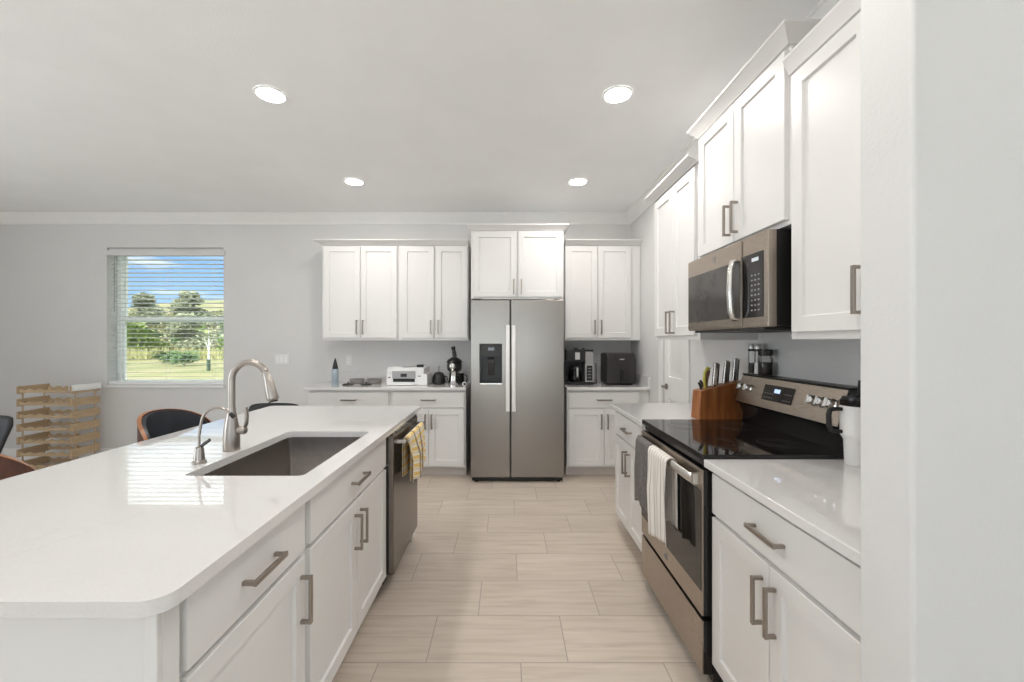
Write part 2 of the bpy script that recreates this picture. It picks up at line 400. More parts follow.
# venetian blind inside the reveal
bl = thing('venetian_blind', ((WX0+WX1)/2, YB+.05, WZ1), 'white open-slat venetian blind hanging in the window of the back wall', 'blind')
obj('valance', MB().box((WX0-.022, YB-.012, 2.366), (WX1+.022, YB-.002, 2.425)).box((WX0+.004, YB+.02, WZ1-.06), (WX1-.004, YB+.07, WZ1-.004)), 'wall_paint', bl, bevel=.003)  # white valance drawn in wall grey, its shade put into the colour
mb = MB(); zz = WZ1 - .085; tilt = math.radians(-6)
while zz > WZ0 + .07:
    c, s_ = .025*math.cos(tilt), .025*math.sin(tilt)
    mb.prism([(-c, -s_-.0013), (c, s_-.0013), (c, s_+.0013), (-c, -s_+.0013)], WX0+.008, WX1-.008, lambda p, q, h, z=zz: (h, YB+.048+p, z+q))
    zz -= .0505
obj('slats', mb, 'slat_white', bl, smooth=False)
obj('bottom_rail', MB().box((WX0+.008, YB+.010, WZ0+.006), (WX1-.008, YB+.062, WZ0+.046)), 'plastic_white', bl, bevel=.003)
for x in (WX0+.14, (WX0+WX1)/2, WX1-.14):
    obj('ladder_cord', MB().box((x-.001, YB+.0215, WZ0+.046), (x+.001, YB+.0225, WZ1-.045)).box((x-.001, YB+.0735, WZ0+.046), (x+.001, YB+.0745, WZ1-.045)), 'plastic_white', bl, smooth=False)
obj('tilt_wand', MB().tube([(WX0+.075, YB+.012, WZ1-.05), (WX0+.077, YB+.010, 1.72)], .004, 8), 'plastic_grey', bl)

# pantry door, in the range wall
pd = struct('door_1', MB().plate(rect(DY0+.004, .01, DY1-.004, 2.035), [rect(DY0+.10, .20, DY1-.10, .86), rect(DY0+.10, 1.06, DY1-.10, 1.90)], XR+.012, XR+.047, fnX), 'trim_paint', bevel=.004)
def raised(y0, y1, z0, z1):
    m = MB(); r = lambda i, x: [m.bm.verts.new((x, a, b)) for a, b in ((y0+i, z0+i), (y1-i, z0+i), (y1-i, z1-i), (y0+i, z1-i))]
    m.loft([r(0, XR+.042), r(0, XR+.024), r(.03, XR+.024), r(.055, XR+.017)]); return m
struct('door_panel', raised(DY0+.10, DY1-.10, .20, .86), 'trim_paint', pd); struct('door_panel', raised(DY0+.10, DY1-.10, 1.06, 1.90), 'trim_paint', pd)
KY = DY1 - .06
struct('door_lever', MB().lathe((XR+.012, KY, .965), [(.028, 0), (.028, -.008), (.012, -.012), (.011, -.045), (.001, -.046)], 18, 'X').tube([(XR-.030, KY, .965), (XR-.034, KY-.03, .966), (XR-.034, KY-.10, .963)], [.009, .008, .007], 10), 'pull_nickel', pd)
CW = .075
struct('door_casing', MB().box((XR-.016, DY1, 0), (XR, DY1+CW, 2.04+CW)).box((XR-.016, DY0-CW, 0), (XR, DY0, 2.04+CW)).box((XR-.016, DY0, 2.04), (XR, DY1, 2.04+CW)), 'trim_paint', pd, bevel=.004)
struct('wall_pantry_back', MB().box((XR+.12, DY0-.1, 0), (XR+.16, DY1+.1, 2.2)), 'wall_paint', smooth=False)
# unseen glazed openings, placed to suit the added fill lights
def opening(name, fn, u0, v0, u1, v1, d, n):
    st = (u1-u0)/n; o = struct(name, MB().plate(rect(u0, v0, u1, v1), [rect(u0+i*st+.06, v0+.06, u0+(i+1)*st-.06, v1-.06) for i in range(n)], d-.03, d+.03, fn), 'vinyl_white', smooth=False)
    for i in range(n):
        struct('pane', MB().plate(rect(u0+i*st+.055, v0+.055, u0+(i+1)*st-.055, v1-.055), [], d-.003, d+.003, fn), 'window_glass', o, smooth=False)
opening('door_2', fnS, -3.0, .02, 1.2, 2.25, YR-.12, 3)
opening('window_2', fnX, -1.2, .5, 1.4, 2.3, XL-.12, 2)
opening('window_3', fnX, -3.3, .5, -.7, 2.3, XRR+.12, 2)

# recessed ceiling lights
def downlight(x, y, label):
    t = thing('recessed_light', (x, y, CE), label, 'ceiling light', 'recessed ceiling lights')
    obj('trim_ring', MB().lathe((x, y, CE-.0005), [(.074, -.004), (.088, 0), (.090, -.004), (.086, -.009), (.075, -.007)], 32, cap=False), 'trim_paint', t)
    obj('lens', MB().lathe((x, y, CE-.0005), [(.0745, -.001), (.0745, -.0075), (.06, -.0095)], 32), 'lamp_lens', t)
    light('recessed_or_fill_lamp', 'AREA', (x, y, CE-.012), (0, 0, 0), LAMP_W, LAMP_COL, .13)
downlight(-1.40, 2.47, 'round recessed ceiling light above the near part of the island'); downlight(.655, 2.47, 'round recessed ceiling light nearest the microwave cabinets')
downlight(-1.40, 3.82, 'round recessed ceiling light before the left back wall cabinets'); downlight(.65, 3.82, 'round recessed ceiling light before the refrigerator and right corner')
for (x, y) in ((-1.40, .95), (.35, .95)):  # unseen lamps without fixtures, added to brighten the near end
    light('recessed_or_fill_lamp', 'AREA', (x, y, CE-.012), (0, 0, 0), LAMP_W, LAMP_COL, .13)

# ------------------------------------------------------------------ cabinets
def face(kind, plane):
    if kind == 'S': return lambda u, d, z: (u, plane - d, z)     # looks towards the camera
    if kind == 'E': return lambda u, d, z: (plane + d, u, z)     # looks right
    return lambda u, d, z: (plane - d, u, z)                     # looks left
def fbox(mb, F, u0, u1, d0, d1, z0, z1): return mb.box(F(u0, d0, z0), F(u1, d1, z1))
def pull(parent, F, u, z, d, vert, L=.150):
    a, h = .0055, .030; m = MB(); q = L/2
    for s in (-1, 1):
        if vert: fbox(m, F, u-a, u+a, d+.0003, d+h-.002, z+s*(q-a)-a, z+s*(q-a)+a)
        else: fbox(m, F, u+s*(q-a)-a, u+s*(q-a)+a, d+.0003, d+h-.002, z-a, z+a)
    if vert: fbox(m, F, u-a-.0015, u+a+.0015, d+h-.003, d+h+.006, z-q, z+q)
    else: fbox(m, F, u-q, u+q, d+h-.003, d+h+.006, z-a-.0015, z+a+.0015)
    obj('handle', m, 'pull_nickel', parent, bevel=.0015)
def shaker(parent, F, u0, u1, z0, z1, rail=.057, T=.020, name='door'):
    m = MB(); ring = lambda i, d: [m.bm.verts.new(F(a, d, b)) for a, b in ((u0+i, z0+i), (u1-i, z0+i), (u1-i, z1-i), (u0+i, z1-i))]
    m.loft([ring(0, .0005), ring(0, T-.002), ring(.002, T), ring(rail, T), ring(rail+.004, T-.010)])
    return obj(name, m, 'cabinet_paint', parent, angle=25)
def slab(parent, F, u0, u1, z0, z1, T=.020):
    return obj('drawer', fbox(MB(), F, u0, u1, .0005, T, z0, z1), 'cabinet_paint', parent, bevel=.002)

DZ0, DZ1, RZ0, RZ1 = .118, .692, .708, .862
def base_cabinet(label, kind, plane, u0, u1, depth, drawers, doors, hollow=False):
    F = face(kind, plane); mid = F((u0+u1)/2, -depth/2, 0)
    t = thing('base_cabinet', mid, label, 'cabinet', 'white kitchen base cabinets')
    m = MB()
    if hollow:
        fbox(m, F, u0, u0+.016, -depth, -.02, .1, .883); fbox(m, F, u1-.016, u1, -depth, -.02, .1, .883)
        fbox(m, F, u0, u1, -depth, -.02, .1, .118); fbox(m, F, u0+.016, u1-.016, -depth, -depth+.012, .118, .883); fbox(m, F, u0, u1, -.02, 0, .1, .883)
    else: fbox(m, F, u0, u1, -depth, 0, .1, .883)
    obj('carcass', m, 'cabinet_paint', t, smooth=False)
    obj('toe_kick', fbox(MB(), F, u0, u1, -depth+.02, -.075, 0, .0995), 'toe_kick_paint', t, smooth=False)
    for a, b in drawers:
        d = slab(t, F, a, b, RZ0, RZ1); pull(d, F, (a+b)/2, (RZ0+RZ1)/2, .020, False)
    for a, b, side in doors:
        d = shaker(t, F, a, b, DZ0, DZ1); pull(d, F, a+.03 if side == 'lo' else b-.03, DZ1-.125, .020, True)
    return t
def wall_cabinet(label, kind, plane, u0, u1, depth, z0, z1, doors, dz, crown, ends=(True, True), hz=None):
    F = face(kind, plane); mid = F((u0+u1)/2, -depth/2, z0)
    t = thing('wall_cabinet', mid, label, 'cabinet', 'white kitchen wall cabinets')
    obj('carcass', fbox(MB(), F, u0, u1, -depth, 0, z0, z1), 'cabinet_paint', t, smooth=False)
    for a, b, side in doors:
        d = shaker(t, F, a, b, dz[0], dz[1]); pull(d, F, a+.03 if side == 'lo' else b-.03, (hz or dz[0]+.115), .020, True)
    h, e = crown; e0 = e if ends[0] else 0; e1 = e if ends[1] else 0
    m = MB(); rs = []
    for k, zz in ((.10, z1+.0005), (.22, z1+.010), (1, z1+h-.012), (1.06, z1+h-.010), (1.06, z1+h)):
        p, q = F(u0-e0*k, e*k+.012, zz), F(u1+e1*k, -depth, zz)
        rs.append((min(p[0], q[0]), min(p[1], q[1]), max(p[0], q[0]), max(p[1], q[1]), zz))
    m.rects(rs); obj('crown', m, 'cabinet_paint', t, angle=20)
    return t

# back wall
BY = 4.22; BD = YB - .002 - BY
base_cabinet('white base cabinet at the left end of the back counter, behind the island', 'S', BY, -2.01, -1.174, BD, [(-1.99, -1.195)], [(-1.99, -1.595, 'hi'), (-1.59, -1.195, 'lo')])
base_cabinet('white base cabinet with drawer and two doors left of the refrigerator', 'S', BY, -1.172, -.418, BD, [(-1.145, -.432)], [(-1.145, -.79, 'hi'), (-.786, -.432, 'lo')])
base_cabinet('white base cabinet right of the refrigerator in the back corner', 'S', BY, .605, XR-.004, BD, [(.622, 1.335)], [(.622, .977, 'hi'), (.981, 1.335, 'lo')])
UY, UD = 4.50, YB - .002 - 4.50; UZ0, UZ1, UDZ = 1.385, 2.410, (1.412, 2.396)
wall_cabinet('white double-door wall cabinet, leftmost on the back wall, above the bottle', 'S', UY, -1.992, -1.172, UD, UZ0, UZ1, [(-1.972, -1.580, 'hi'), (-1.574, -1.184, 'lo')], UDZ, (.05, .062), (True, False))
wall_cabinet('white double-door wall cabinet just left of the refrigerator, above the printer', 'S', UY, -1.170, -.418, UD, UZ0, UZ1, [(-1.130, -.786, 'hi'), (-.766, -.428, 'lo')], UDZ, (.05, .062), (False, False))
wall_cabinet('white double-door cabinet mounted directly above the refrigerator', 'S', 4.225, -.364, .574, YB-.002-4.225, 1.802, 2.498, [(-.344, .098, 'hi'), (.114, .556, 'lo')], (1.824, 2.484), (.052, .045), (True, True), 1.925)
wall_cabinet('white double-door wall cabinet above the coffee maker in the corner', 'S', UY, .625, XR-.004, UD, UZ0, UZ1, [(.636, .970, 'hi'), (.980, 1.334, 'lo')], UDZ, (.05, .062), (False, False))
# range wall
RX = .82; RD = XR - .002 - RX
base_cabinet('white base cabinet with wide drawer right of the range, beside the textured wall', 'W', RX, .912, 1.636, RD, [(.918, 1.628)], [(.918, 1.272, 'hi'), (1.276, 1.628, 'lo')])
base_cabinet('white base cabinet between the range and the pantry door', 'W', RX, 2.394, 3.098, RD, [(2.41, 3.085)], [(2.41, 2.745, 'hi'), (2.75, 3.085, 'lo')])
PX = 1.11; PD = XR - .002 - PX
wall_cabinet('tall white wall cabinet at the front, cut off by the textured wall', 'W', PX, .912, 1.624, PD, UZ0, UZ1, [(.918, 1.240, 'lo'), (1.245, 1.600, 'lo')], UDZ, (.065, .024), (False, False), 1.535)
wall_cabinet('raised white double-door wall cabinet above the microwave', 'W', PX, 1.627, 2.388, PD, 1.836, 2.536, [(1.64, 2.002, 'hi'), (2.008, 2.372, 'lo')], (1.856, 2.522), (.062, .045), (True, True), 1.965)
wall_cabinet('white double-door wall cabinet left of the microwave, near the pantry door', 'W', PX, 2.394, 3.098, PD, UZ0, UZ1, [(2.43, 2.745, 'hi'), (2.751, 3.085, 'lo')], UDZ, (.045, .055), (False, True), 1.50)
# island
IX = -.667; ID = .60
base_cabinet('white island cabinet with drawer at the end nearest the camera', 'E', IX, .835, 1.350, ID, [(.845, 1.338)], [(.845, 1.338, 'hi')])
base_cabinet('white sink cabinet in the island beneath the steel sink', 'E', IX, 1.353, 2.247, ID, [(1.375, 2.232)], [(1.375, 1.800, 'hi'), (1.806, 2.232, 'lo')], hollow=True)
t = thing('island_cladding', (-1.0, .80, 0), 'white painted end panel closing the near end of the island', 'panel')
obj('end_board', MB().box((-1.31, .790, .0), (-.672, .832, .883)), 'cabinet_paint', t, smooth=False)
obj('corner_post', MB().box((-.676, .776, 0), (-.652, .7895, .883)).box((-.6715, .7897, 0), (-.652, .832, .883)), 'cabinet_paint', t, bevel=.003)
obj('base_trim', MB().box((-1.31, .777, 0), (-.678, .7895, .11)), 'cabinet_paint', t, bevel=.003)
t = thing('island_cladding', (-1.29, 1.9, 0), 'white panelled back of the island facing the stools', 'panel')
obj('back_board', MB().box((-1.309, .834, 0), (-1.272, 2.935, .883)), 'cabinet_paint', t, smooth=False)
for y in (.84, 1.53, 2.22, 2.85):
    obj('batten', MB().box((-1.322, y, .001), (-1.3095, y+.07, .882)), 'cabinet_paint', t, bevel=.003)
t = thing('island_cladding', (-.95, 2.90, 0), 'white end panel of the island beyond the dishwasher', 'panel')
obj('end_board', MB().box((-1.270, 2.862, 0), (-.650, 2.935, .883)), 'cabinet_paint', t, bevel=.003)

# ------------------------------------------------------------------ worktops and sink
CT0, CT1 = .8845, .914
def rounded(x0, y0, x1, y1, rs, n=8):            # rs: radii of corners (x0y0, x1y0, x1y1, x0y1)
    out = []
    for (cx, cy, sx, sy, a0), r in zip(((x0, y0, 1, 1, 180), (x1, y0, -1, 1, 270), (x1, y1, -1, -1, 0), (x0, y1, 1, -1, 90)), rs):
        if r <= 0: out.append((cx, cy)); continue
        for k in range(n+1):
            a = math.radians(a0 + 90*k/n); out.append((cx + sx*r + r*math.cos(a), cy + sy*r + r*math.sin(a)))
    return out
SX0, SX1, SY0, SY1 = -1.118, -.702, 1.436, 2.143
CATW = 'worktop'
single('island_worktop', MB().plate(rounded(-1.69, .7425, -.615, 2.99, (.045, .045, .02, .02)), [rounded(SX0, SY0, SX1, SY1, (.022,)*4, 5)], CT0, CT1, fnF), 'quartz',
       'large pale quartz worktop of the island with the sink cut out', CATW, bevel=.003, angle=30)
single('back_worktop', MB().box((-2.035, 4.172, CT0), (-.412, YB-.0225, CT1)), 'quartz', 'pale quartz worktop on the back wall left of the refrigerator', CATW, bevel=.003)
single('back_worktop', MB().box((.600, 4.172, CT0), (XR-.0225, YB-.0225, CT1)), 'quartz', 'pale quartz worktop under the coffee maker and air fryer', CATW, bevel=.003)
single('range_worktop', MB().box((.772, .910, CT0), (XR-.0225, 1.637, CT1)), 'quartz', 'pale quartz worktop right of the range, carrying the white tumbler', CATW, bevel=.003)
single('range_worktop', MB().box((.772, 2.393, CT0), (XR-.0225, 3.112, CT1)), 'quartz', 'pale quartz worktop left of the range, carrying the knife block', CATW, bevel=.003)
single('backsplash', MB().box((-2.0, YB-.022, CT0), (-.414, YB-.001, CT1+.10)), 'quartz', 'low quartz backsplash strip behind the printer', 'backsplash', bevel=.002)
single('backsplash', MB().box((.61, YB-.022, CT0), (XR-.0225, YB-.001, CT1+.10)), 'quartz', 'low quartz backsplash strip behind the coffee maker and air fryer', 'backsplash', bevel=.002)
single('backsplash', MB().box((XR-.022, 4.18, CT0), (XR-.001, YB-.0225, CT1+.10)), 'quartz', 'low quartz side splash on the wall right of the air fryer', 'backsplash', bevel=.002)
single('backsplash', MB().box((XR-.022, 2.393, CT0), (XR-.001, 3.112, CT1+.10)), 'quartz', 'low quartz backsplash strip behind the knife block', 'backsplash', bevel=.002)
single('backsplash', MB().box((XR-.022, .910, CT0), (XR-.001, 1.637, CT1+.10)), 'quartz', 'low quartz backsplash strip behind the white tumbler', 'backsplash', bevel=.002)

t = thing('kitchen_sink', ((SX0+SX1)/2, (SY0+SY1)/2, .66), 'undermounted stainless steel sink basin in the island worktop', 'sink')
m = MB(); o_, zb = .006, .665
outer = rounded(SX0-.012, SY0-.012, SX1+.012, SY1+.012, (.02,)*4, 5); inner = rounded(SX0-o_, SY0-o_, SX1+o_, SY1+o_, (.016,)*4, 5); low = rounded(SX0-o_+.006, SY0-o_+.006, SX1+o_-.006, SY1+o_-.006, (.016,)*4, 5)
R = lambda pts, z: [m.bm.verts.new((x, y, z)) for x, y in pts]
m.loft([R(outer, CT0-.001), R(inner, CT0-.001), R(low, zb+.012), R(rounded(SX0+.012, SY0+.012, SX1-.012, SY1-.012, (.016,)*4, 5), zb)], cap=False)
m.bm.faces.ensure_lookup_table()
lastring = [v for v in m.bm.verts if abs(v.co.z - zb) < 1e-6]; m.bm.faces.new(lastring)
obj('basin', m, 'steel_sink', t, solid=.0015, angle=50)
obj('drain', MB().lathe(((SX0+SX1)/2-.02, (SY0+SY1)/2, zb+.002), [(.045, 0), (.045, .003), (.035, .004), (.03, .0015), (.001, .0015)], 24), 'steel_light', t)

# ------------------------------------------------------------------ faucets
def arc(c, r, a0, a1, n, fn): return [fn(c[0] + r*math.cos(math.radians(a0 + (a1-a0)*k/n)), c[1] + r*math.sin(math.radians(a0 + (a1-a0)*k/n))) for k in range(n+1)]
fx, fy = -1.172, 1.775
t = thing('kitchen_faucet', (fx, fy, CT1), 'tall brushed nickel pull-down faucet arching over the island sink', 'faucet')
obj('body', MB().lathe((fx, fy, CT1+.0005), [(.031, 0), (.032, .004), (.0315, .05), (.030, .085), (.024, .12), (.0165, .16), (.0150, .18)], 28), 'nickel', t)
P = lambda x, z: (x, fy, z)
r = .077; zc = 1.210
pts = [P(fx, 1.085), P(fx, 1.15)] + arc((fx+r, zc), r, 180, 30, 16, P)
obj('spout', MB().tube(pts, .0138, 16), 'nickel', t)
ex, ez = pts[-1][0], pts[-1][2]; dirx, dirz = math.sin(math.radians(30))*.9, -math.cos(math.radians(30))
h = [(ex, ez, .0138), (ex+.009, ez-.028, .0145), (ex+.012, ez-.034, .0165), (ex+.030, ez-.111, .0235), (ex+.032, ez-.118, .0235), (ex+.033, ez-.123, .020)]
obj('spray_head', MB().tube([(a, fy, b) for a, b, c in h], [c for a, b, c in h], 18), 'nickel', t)
obj('spray_nozzle', MB().tube([(ex+.033, fy, ez-.1235), (ex+.0345, fy, ez-.1295)], .0185, 16), 'plastic_black', t)
obj('lever', MB().lathe((fx+.029, fy, CT1+.085), [(.0165, 0), (.0175, .004), (.0175, .026), (.014, .032), (.002, .034)], 18, 'X').tube([(fx+.050, fy, CT1+.088), (fx+.060, fy+.003, CT1+.110), (fx+.061, fy+.006, CT1+.145), (fx+.056, fy+.01, CT1+.180)], [.010, .0125, .0125, .008], 12, .6), 'nickel', t)
gx, gy = -1.172, 1.588
t = thing('filter_faucet', (gx, gy, CT1), 'small brushed nickel filtered-water faucet left of the tall one', 'faucet')
obj('base', MB().lathe((gx, gy, CT1+.0005), [(.024, 0), (.024, .006), (.019, .010), (.016, .045), (.014, .058), (.008, .062)], 22), 'nickel', t)
Q = lambda x, z: (x, gy, z)
pts = [Q(gx, CT1+.055), Q(gx-.001, CT1+.10), Q(gx+.006, CT1+.145)] + arc((gx+.070, CT1+.148), .062, 165, 62, 12, Q) + [Q(gx+.120, CT1+.186)]
obj('spout', MB().tube(pts, .0047, 12), 'nickel', t)
obj('tip', MB().tube([Q(gx+.118, CT1+.188), Q(gx+.132, CT1+.173)], .0075, 12), 'rubber_black', t)
obj('lever', MB().tube([(gx+.006, gy, CT1+.062), (gx+.02, gy-.004, CT1+.072), (gx+.048, gy-.01, CT1+.090)], [.006, .007, .006], 10, .7), 'plastic_dark_grey', t)

# ------------------------------------------------------------------ dishwasher and its towel
t = thing('dishwasher', (-.94, 2.55, 0), 'stainless steel dishwasher at the far end of the island', 'dishwasher')
DA, DB = 2.253, 2.853
obj('tub', MB().box((-1.245, DA+.003, .06), (-.668, DB-.003, .880)), 'plastic_dark_grey', t, smooth=False)
obj('door', MB().box((-.6675, DA, .112), (-.612, DB, .868)), 'dishwasher_steel', t, bevel=.006)
obj('door_seal', MB().box((-.666, DA-.0045, .12), (-.640, DA-.0004, .70)), 'rubber_black', t, smooth=False)
obj('control_strip', MB().box((-.667, DA+.004, .8685), (-.617, DB-.004, .8815)), 'glass_black', t, smooth=False)
obj('toe_panel', MB().box((-.745, DA, .0), (-.735, DB, .108)), 'plastic_black', t, smooth=False)
hx = -.565
obj('handle', MB().tube([(hx, DA+.035, .826), (hx, DB-.035, .826)], .0115, 14).box((-.6118, DA+.036, .817), (hx, DA+.050, .835)).box((-.6118, DB-.050, .817), (hx, DB-.036, .835)), 'steel_light', t)

def drape(name, matn, label, px, out, zc, rb, y0, y1, front, back, amp, nf, seed, skew=0, flare=0):
    """a cloth folded over a bar along y at (px, zc); out = +1 when its long side hangs towards +x"""
    rnd = random.Random(seed); ph = [rnd.uniform(0, 6.28) for _ in range(3)]
    L = front + back + PI*rb; nv = 46
    def f(u, v):
        s = v*L; y = y0 + (y1-y0)*u
        if s < back: dx, z, k = -rb, zc - (back - s), (back-s)/max(back, .01)
        elif s < back + PI*rb:
            a = PI - (s-back)/rb; dx, z, k = rb*math.cos(a), zc + rb*math.sin(a), 0
        else: dx, z, k = rb, zc - (s-back-PI*rb), (s-back-PI*rb)/front
        w = min(1, k*2.2)
        fold = amp*w*(.6*math.sin(nf*2*PI*u + ph[0] + .7*k) + .4*math.sin(nf*3.7*u + ph[1]))
        side = 1 if dx > -rb*.99 else -1
        if side > 0: xo = dx + max(fold + amp*.75*w, 0)
        else: xo = dx - .2*max(fold, 0)
        yy = y + (u-.5)*flare*k + skew*k*(1 if side > 0 else .5)
        zz = z + (0 if k == 0 else .012*k*math.sin(5*u + ph[2]))
        return (px + out*xo, yy, zz)
    m = MB().grid(40, nv, f)
    return single(name, m, matn, label, 'towel', solid=.003, norm=False, angle=80)
drape('dish_towel', 'towel_plaid', 'yellow and cream plaid dish towel hung over the dishwasher handle', hx, 1, .826, .0155, 2.318, 2.745, .245, .215, .024, 2.6, 3, -.01, -.03)

# ------------------------------------------------------------------ range
GA, GB = 1.642, 2.388
t = thing('electric_range', (1.1, (GA+GB)/2, 0), 'freestanding stainless steel electric range with black glass cooktop', 'range')
obj('body', MB().box((.812, GA, .035), (1.425, GB, .905)), 'enamel_black', t, smooth=False)
obj('cooktop', MB().box((.772, GA-.001, .9055), (1.345, GB+.001, .930)), 'glass_black', t, bevel=.004)
for x, y, r_ in ((.93, 1.84, .105), (.93, 2.19, .08), (1.19, 1.83, .08), (1.19, 2.20, .105)):
    m = MB()
    for q in (r_, r_*.62): m.lathe((x, y, .9301), [(q-.0012, 0), (q-.0012, .0003), (q+.0012, .0003), (q+.0012, 0)], 40, cap=False)
    obj('burner_ring', m, 'burner_mark', t)
obj('vent_strip', MB().box((.790, GA+.004, .874), (.8115, GB-.004, .9045)), 'enamel_black', t, bevel=.002)
dr = obj('oven_door', MB().plate(rect(GA+.003, .292, GB-.003, .868), [rect(GA+.085, .395, GB-.085, .752)], .769, .7765, fnX), 'steel_range', t, bevel=.002)
obj('door_core', MB().box((.7768, GA+.003, .292), (.811, GB-.003, .868)), 'enamel_black', dr, smooth=False)
obj('oven_window', MB().box((.7672, GA+.006, .388), (.7688, GB-.006, .785)), 'oven_glass', dr, bevel=.001)
obj('handle', MB().tube([(.744, GA+.03, .826), (.737, GA+.06, .828), (.735, (GA+GB)/2, .829), (.737, GB-.06, .828), (.744, GB-.03, .826)], .019, 16, .62)
    .box((.742, GA+.022, .806), (.7688, GA+.044, .846)).box((.742, GB-.044, .806), (.7688, GB-.022, .846)), 'steel_light', dr)
def emblem(parent, fn, r, m='silver_plastic'):       # round badge: ring, disc and a looped monogram; fn(u, v, d)
    mb = MB(); n = 28
    for a, b in ((r*.86, r),):
        rr = [[mb.bm.verts.new(fn(q*math.cos(2*PI*i/n), q*math.sin(2*PI*i/n), d)) for i in range(n)] for q, d in ((a, 0), (a, .0015), (b, .0015), (b, 0))]
        mb.loft(rr, cap=False)
    for s in (-1, 1):
        mb.tube([fn(s*r*.32 + r*.28*math.cos(k*PI/6), r*.42*math.sin(k*PI/6), .0009) for k in range(10)], r*.07, 6)
    obj('emblem', mb, m, parent)
emblem(dr, lambda u, v, d: (.7688-d, 2.015+u, .338+v), .019, 'plastic_grey')
dw = obj('drawer', MB().box((.770, GA+.003, .062), (.777, GB-.003, .272)), 'steel_range', t, bevel=.002)
obj('drawer_box', MB().box((.7772, GA+.003, .062), (.811, GB-.003, .272)), 'enamel_black', dw, smooth=False)
obj('kick_plate', MB().box((.83, GA+.01, .0), (.86, GB-.01, .034)).box((1.3, GA+.01, 0), (1.36, GB-.01, .034)), 'plastic_black', t, smooth=False)
obj('side_flange', MB().box((.795, GA-.001, .70), (.811, GA+.0025, .73)), 'plastic_black', t, smooth=False)
BG = [(1.346, .9055), (1.425, .9055), (1.425, 1.188), (1.352, 1.188), (1.306, 1.034), (1.330, 1.02), (1.348, .975)]
bgd = obj('backguard', MB().prism(BG, GA, GB, lambda p, q, h: (p, h, q)), 'enamel_black', t, bevel=.003)
nx, nz = -(1.188-1.034), (1.352-1.306); nl = math.hypot(nx, nz); nx, nz = nx/nl, nz/nl; tx, tz = (1.352-1.306)/nl, (1.188-1.034)/nl
def BF(y, w, d): return (1.306 + tx*w + nx*d, y, 1.034 + tz*w + nz*d)     # y along the range, w up the sloped panel, d out of it
H = nl
def slopebox(mb, y0, y1, w0, w1, d0, d1):
    mb.prism([(w0, d0), (w1, d0), (w1, d1), (w0, d1)], y0, y1, lambda w, d, y: BF(y, w, d)); return mb
obj('steel_panel', slopebox(MB(), GA+.004, GB-.004, .004, H-.006, .0005, .005), 'steel_range', bgd, bevel=.0015)
obj('control_display', slopebox(MB(), 1.93, 2.155, .045, .125, .0052, .0075), 'glass_black', bgd, bevel=.0015)
obj('clock_screen', slopebox(MB(), 2.025, 2.068, .088, .108, .0076, .0082), 'screen_blue', bgd, smooth=False)
m = MB()
for i in range(4):
    for j in range(2):
        slopebox(m, 2.142-.020*i-.010, 2.142-.020*i-.002, .058+.022*j, .061+.022*j, .0076, .0079)
        slopebox(m, 1.995-.016*i-.008, 1.995-.016*i-.002, .058+.030*j, .061+.030*j, .0076, .0079)
obj('touch_keys', m, 'plastic_grey', bgd, smooth=False)
for y in (2.335, 2.275, 1.795, 1.745, 1.695):
    c = BF(y, .088, .0055); m = MB(); rings = []
    for r_, d in ((.023, 0), (.023, .006), (.019, .009), (.0185, .028), (.016, .031)):
        rings.append([m.bm.verts.new((c[0]+nx*d + tx*r_*math.sin(2*PI*k/20), c[1] + r_*math.cos(2*PI*k/20), c[2]+nz*d + tz*r_*math.sin(2*PI*k/20))) for k in range(20)])
    m.loft(rings); kn = obj('knob', m, 'chrome', bgd)
    obj('knob_ridge', MB().prism([(.088-.019, .0370), (.088+.019, .0370), (.088+.019, .0445), (.088-.019, .0445)], y-.005, y+.005, lambda w, d, yy: BF(yy, w, d)), 'chrome', kn, bevel=.001)
obj('top_trim', MB().box((1.345, GA-.0005, 1.1885), (1.424, GB+.0005, 1.194)), 'plastic_black', bgd, bevel=.001)
# towels on the oven handle
drape('hand_towel', 'towel_grey', 'dark grey hand towel on the far end of the oven handle', .735, -1, .830, .024, 2.105, 2.300, .315, .22, .012, 1.4, 5, -.02, 0)
drape('hand_towel', 'towel_stripe', 'white hand towel with dark stripes on the oven handle', .735, -1, .830, .024, 1.865, 2.100, .372, .30, .014, 2.0, 9, -.035, -.02)

# ------------------------------------------------------------------ microwave
t = thing('microwave_oven', (1.24, 2.02, 1.435), 'stainless steel over-the-range microwave oven with black window', 'microwave')
MA, MBn = 1.660, 2.386; MZ0, MZ1 = 1.435, 1.825
obj('body', MB().box((1.076, MA+.004, MZ0+.004), (1.436, MBn-.004, MZ1)), 'plastic_black', t, smooth=False)
obj('fascia', MB().plate(rect(MA, MZ0, MBn, MZ1), [rect(1.695, 1.482, 1.835, 1.745)], 1.040, 1.0755, fnX), 'steel_range', t, bevel=.003)
obj('control_panel', MB().box((1.0375, 1.690, 1.477), (1.046, 1.838, 1.748)), 'glass_black', t, bevel=.002)
obj('display', MB().box((1.0368, 1.72, 1.712), (1.0374, 1.768, 1.727)), 'screen_white', t, smooth=False)
m = MB()
for i in range(3):
    for j in range(8): m.box((1.0369, 1.714+.024*i, 1.505+.021*j), (1.0374, 1.724+.024*i, 1.511+.021*j))
obj('keypad', m, 'plastic_grey', t, smooth=False)
dr = obj('door', MB().plate(rect(1.842, MZ0+.006, MBn-.004, MZ1-.004), [rect(1.91, 1.495, 2.355, 1.715)], 1.0345, 1.0398, fnX), 'steel_range', t, bevel=.002)
obj('door_window', MB().box((1.0325, 1.850, 1.480), (1.0344, 2.372, 1.735)), 'microwave_glass', dr, bevel=.001)
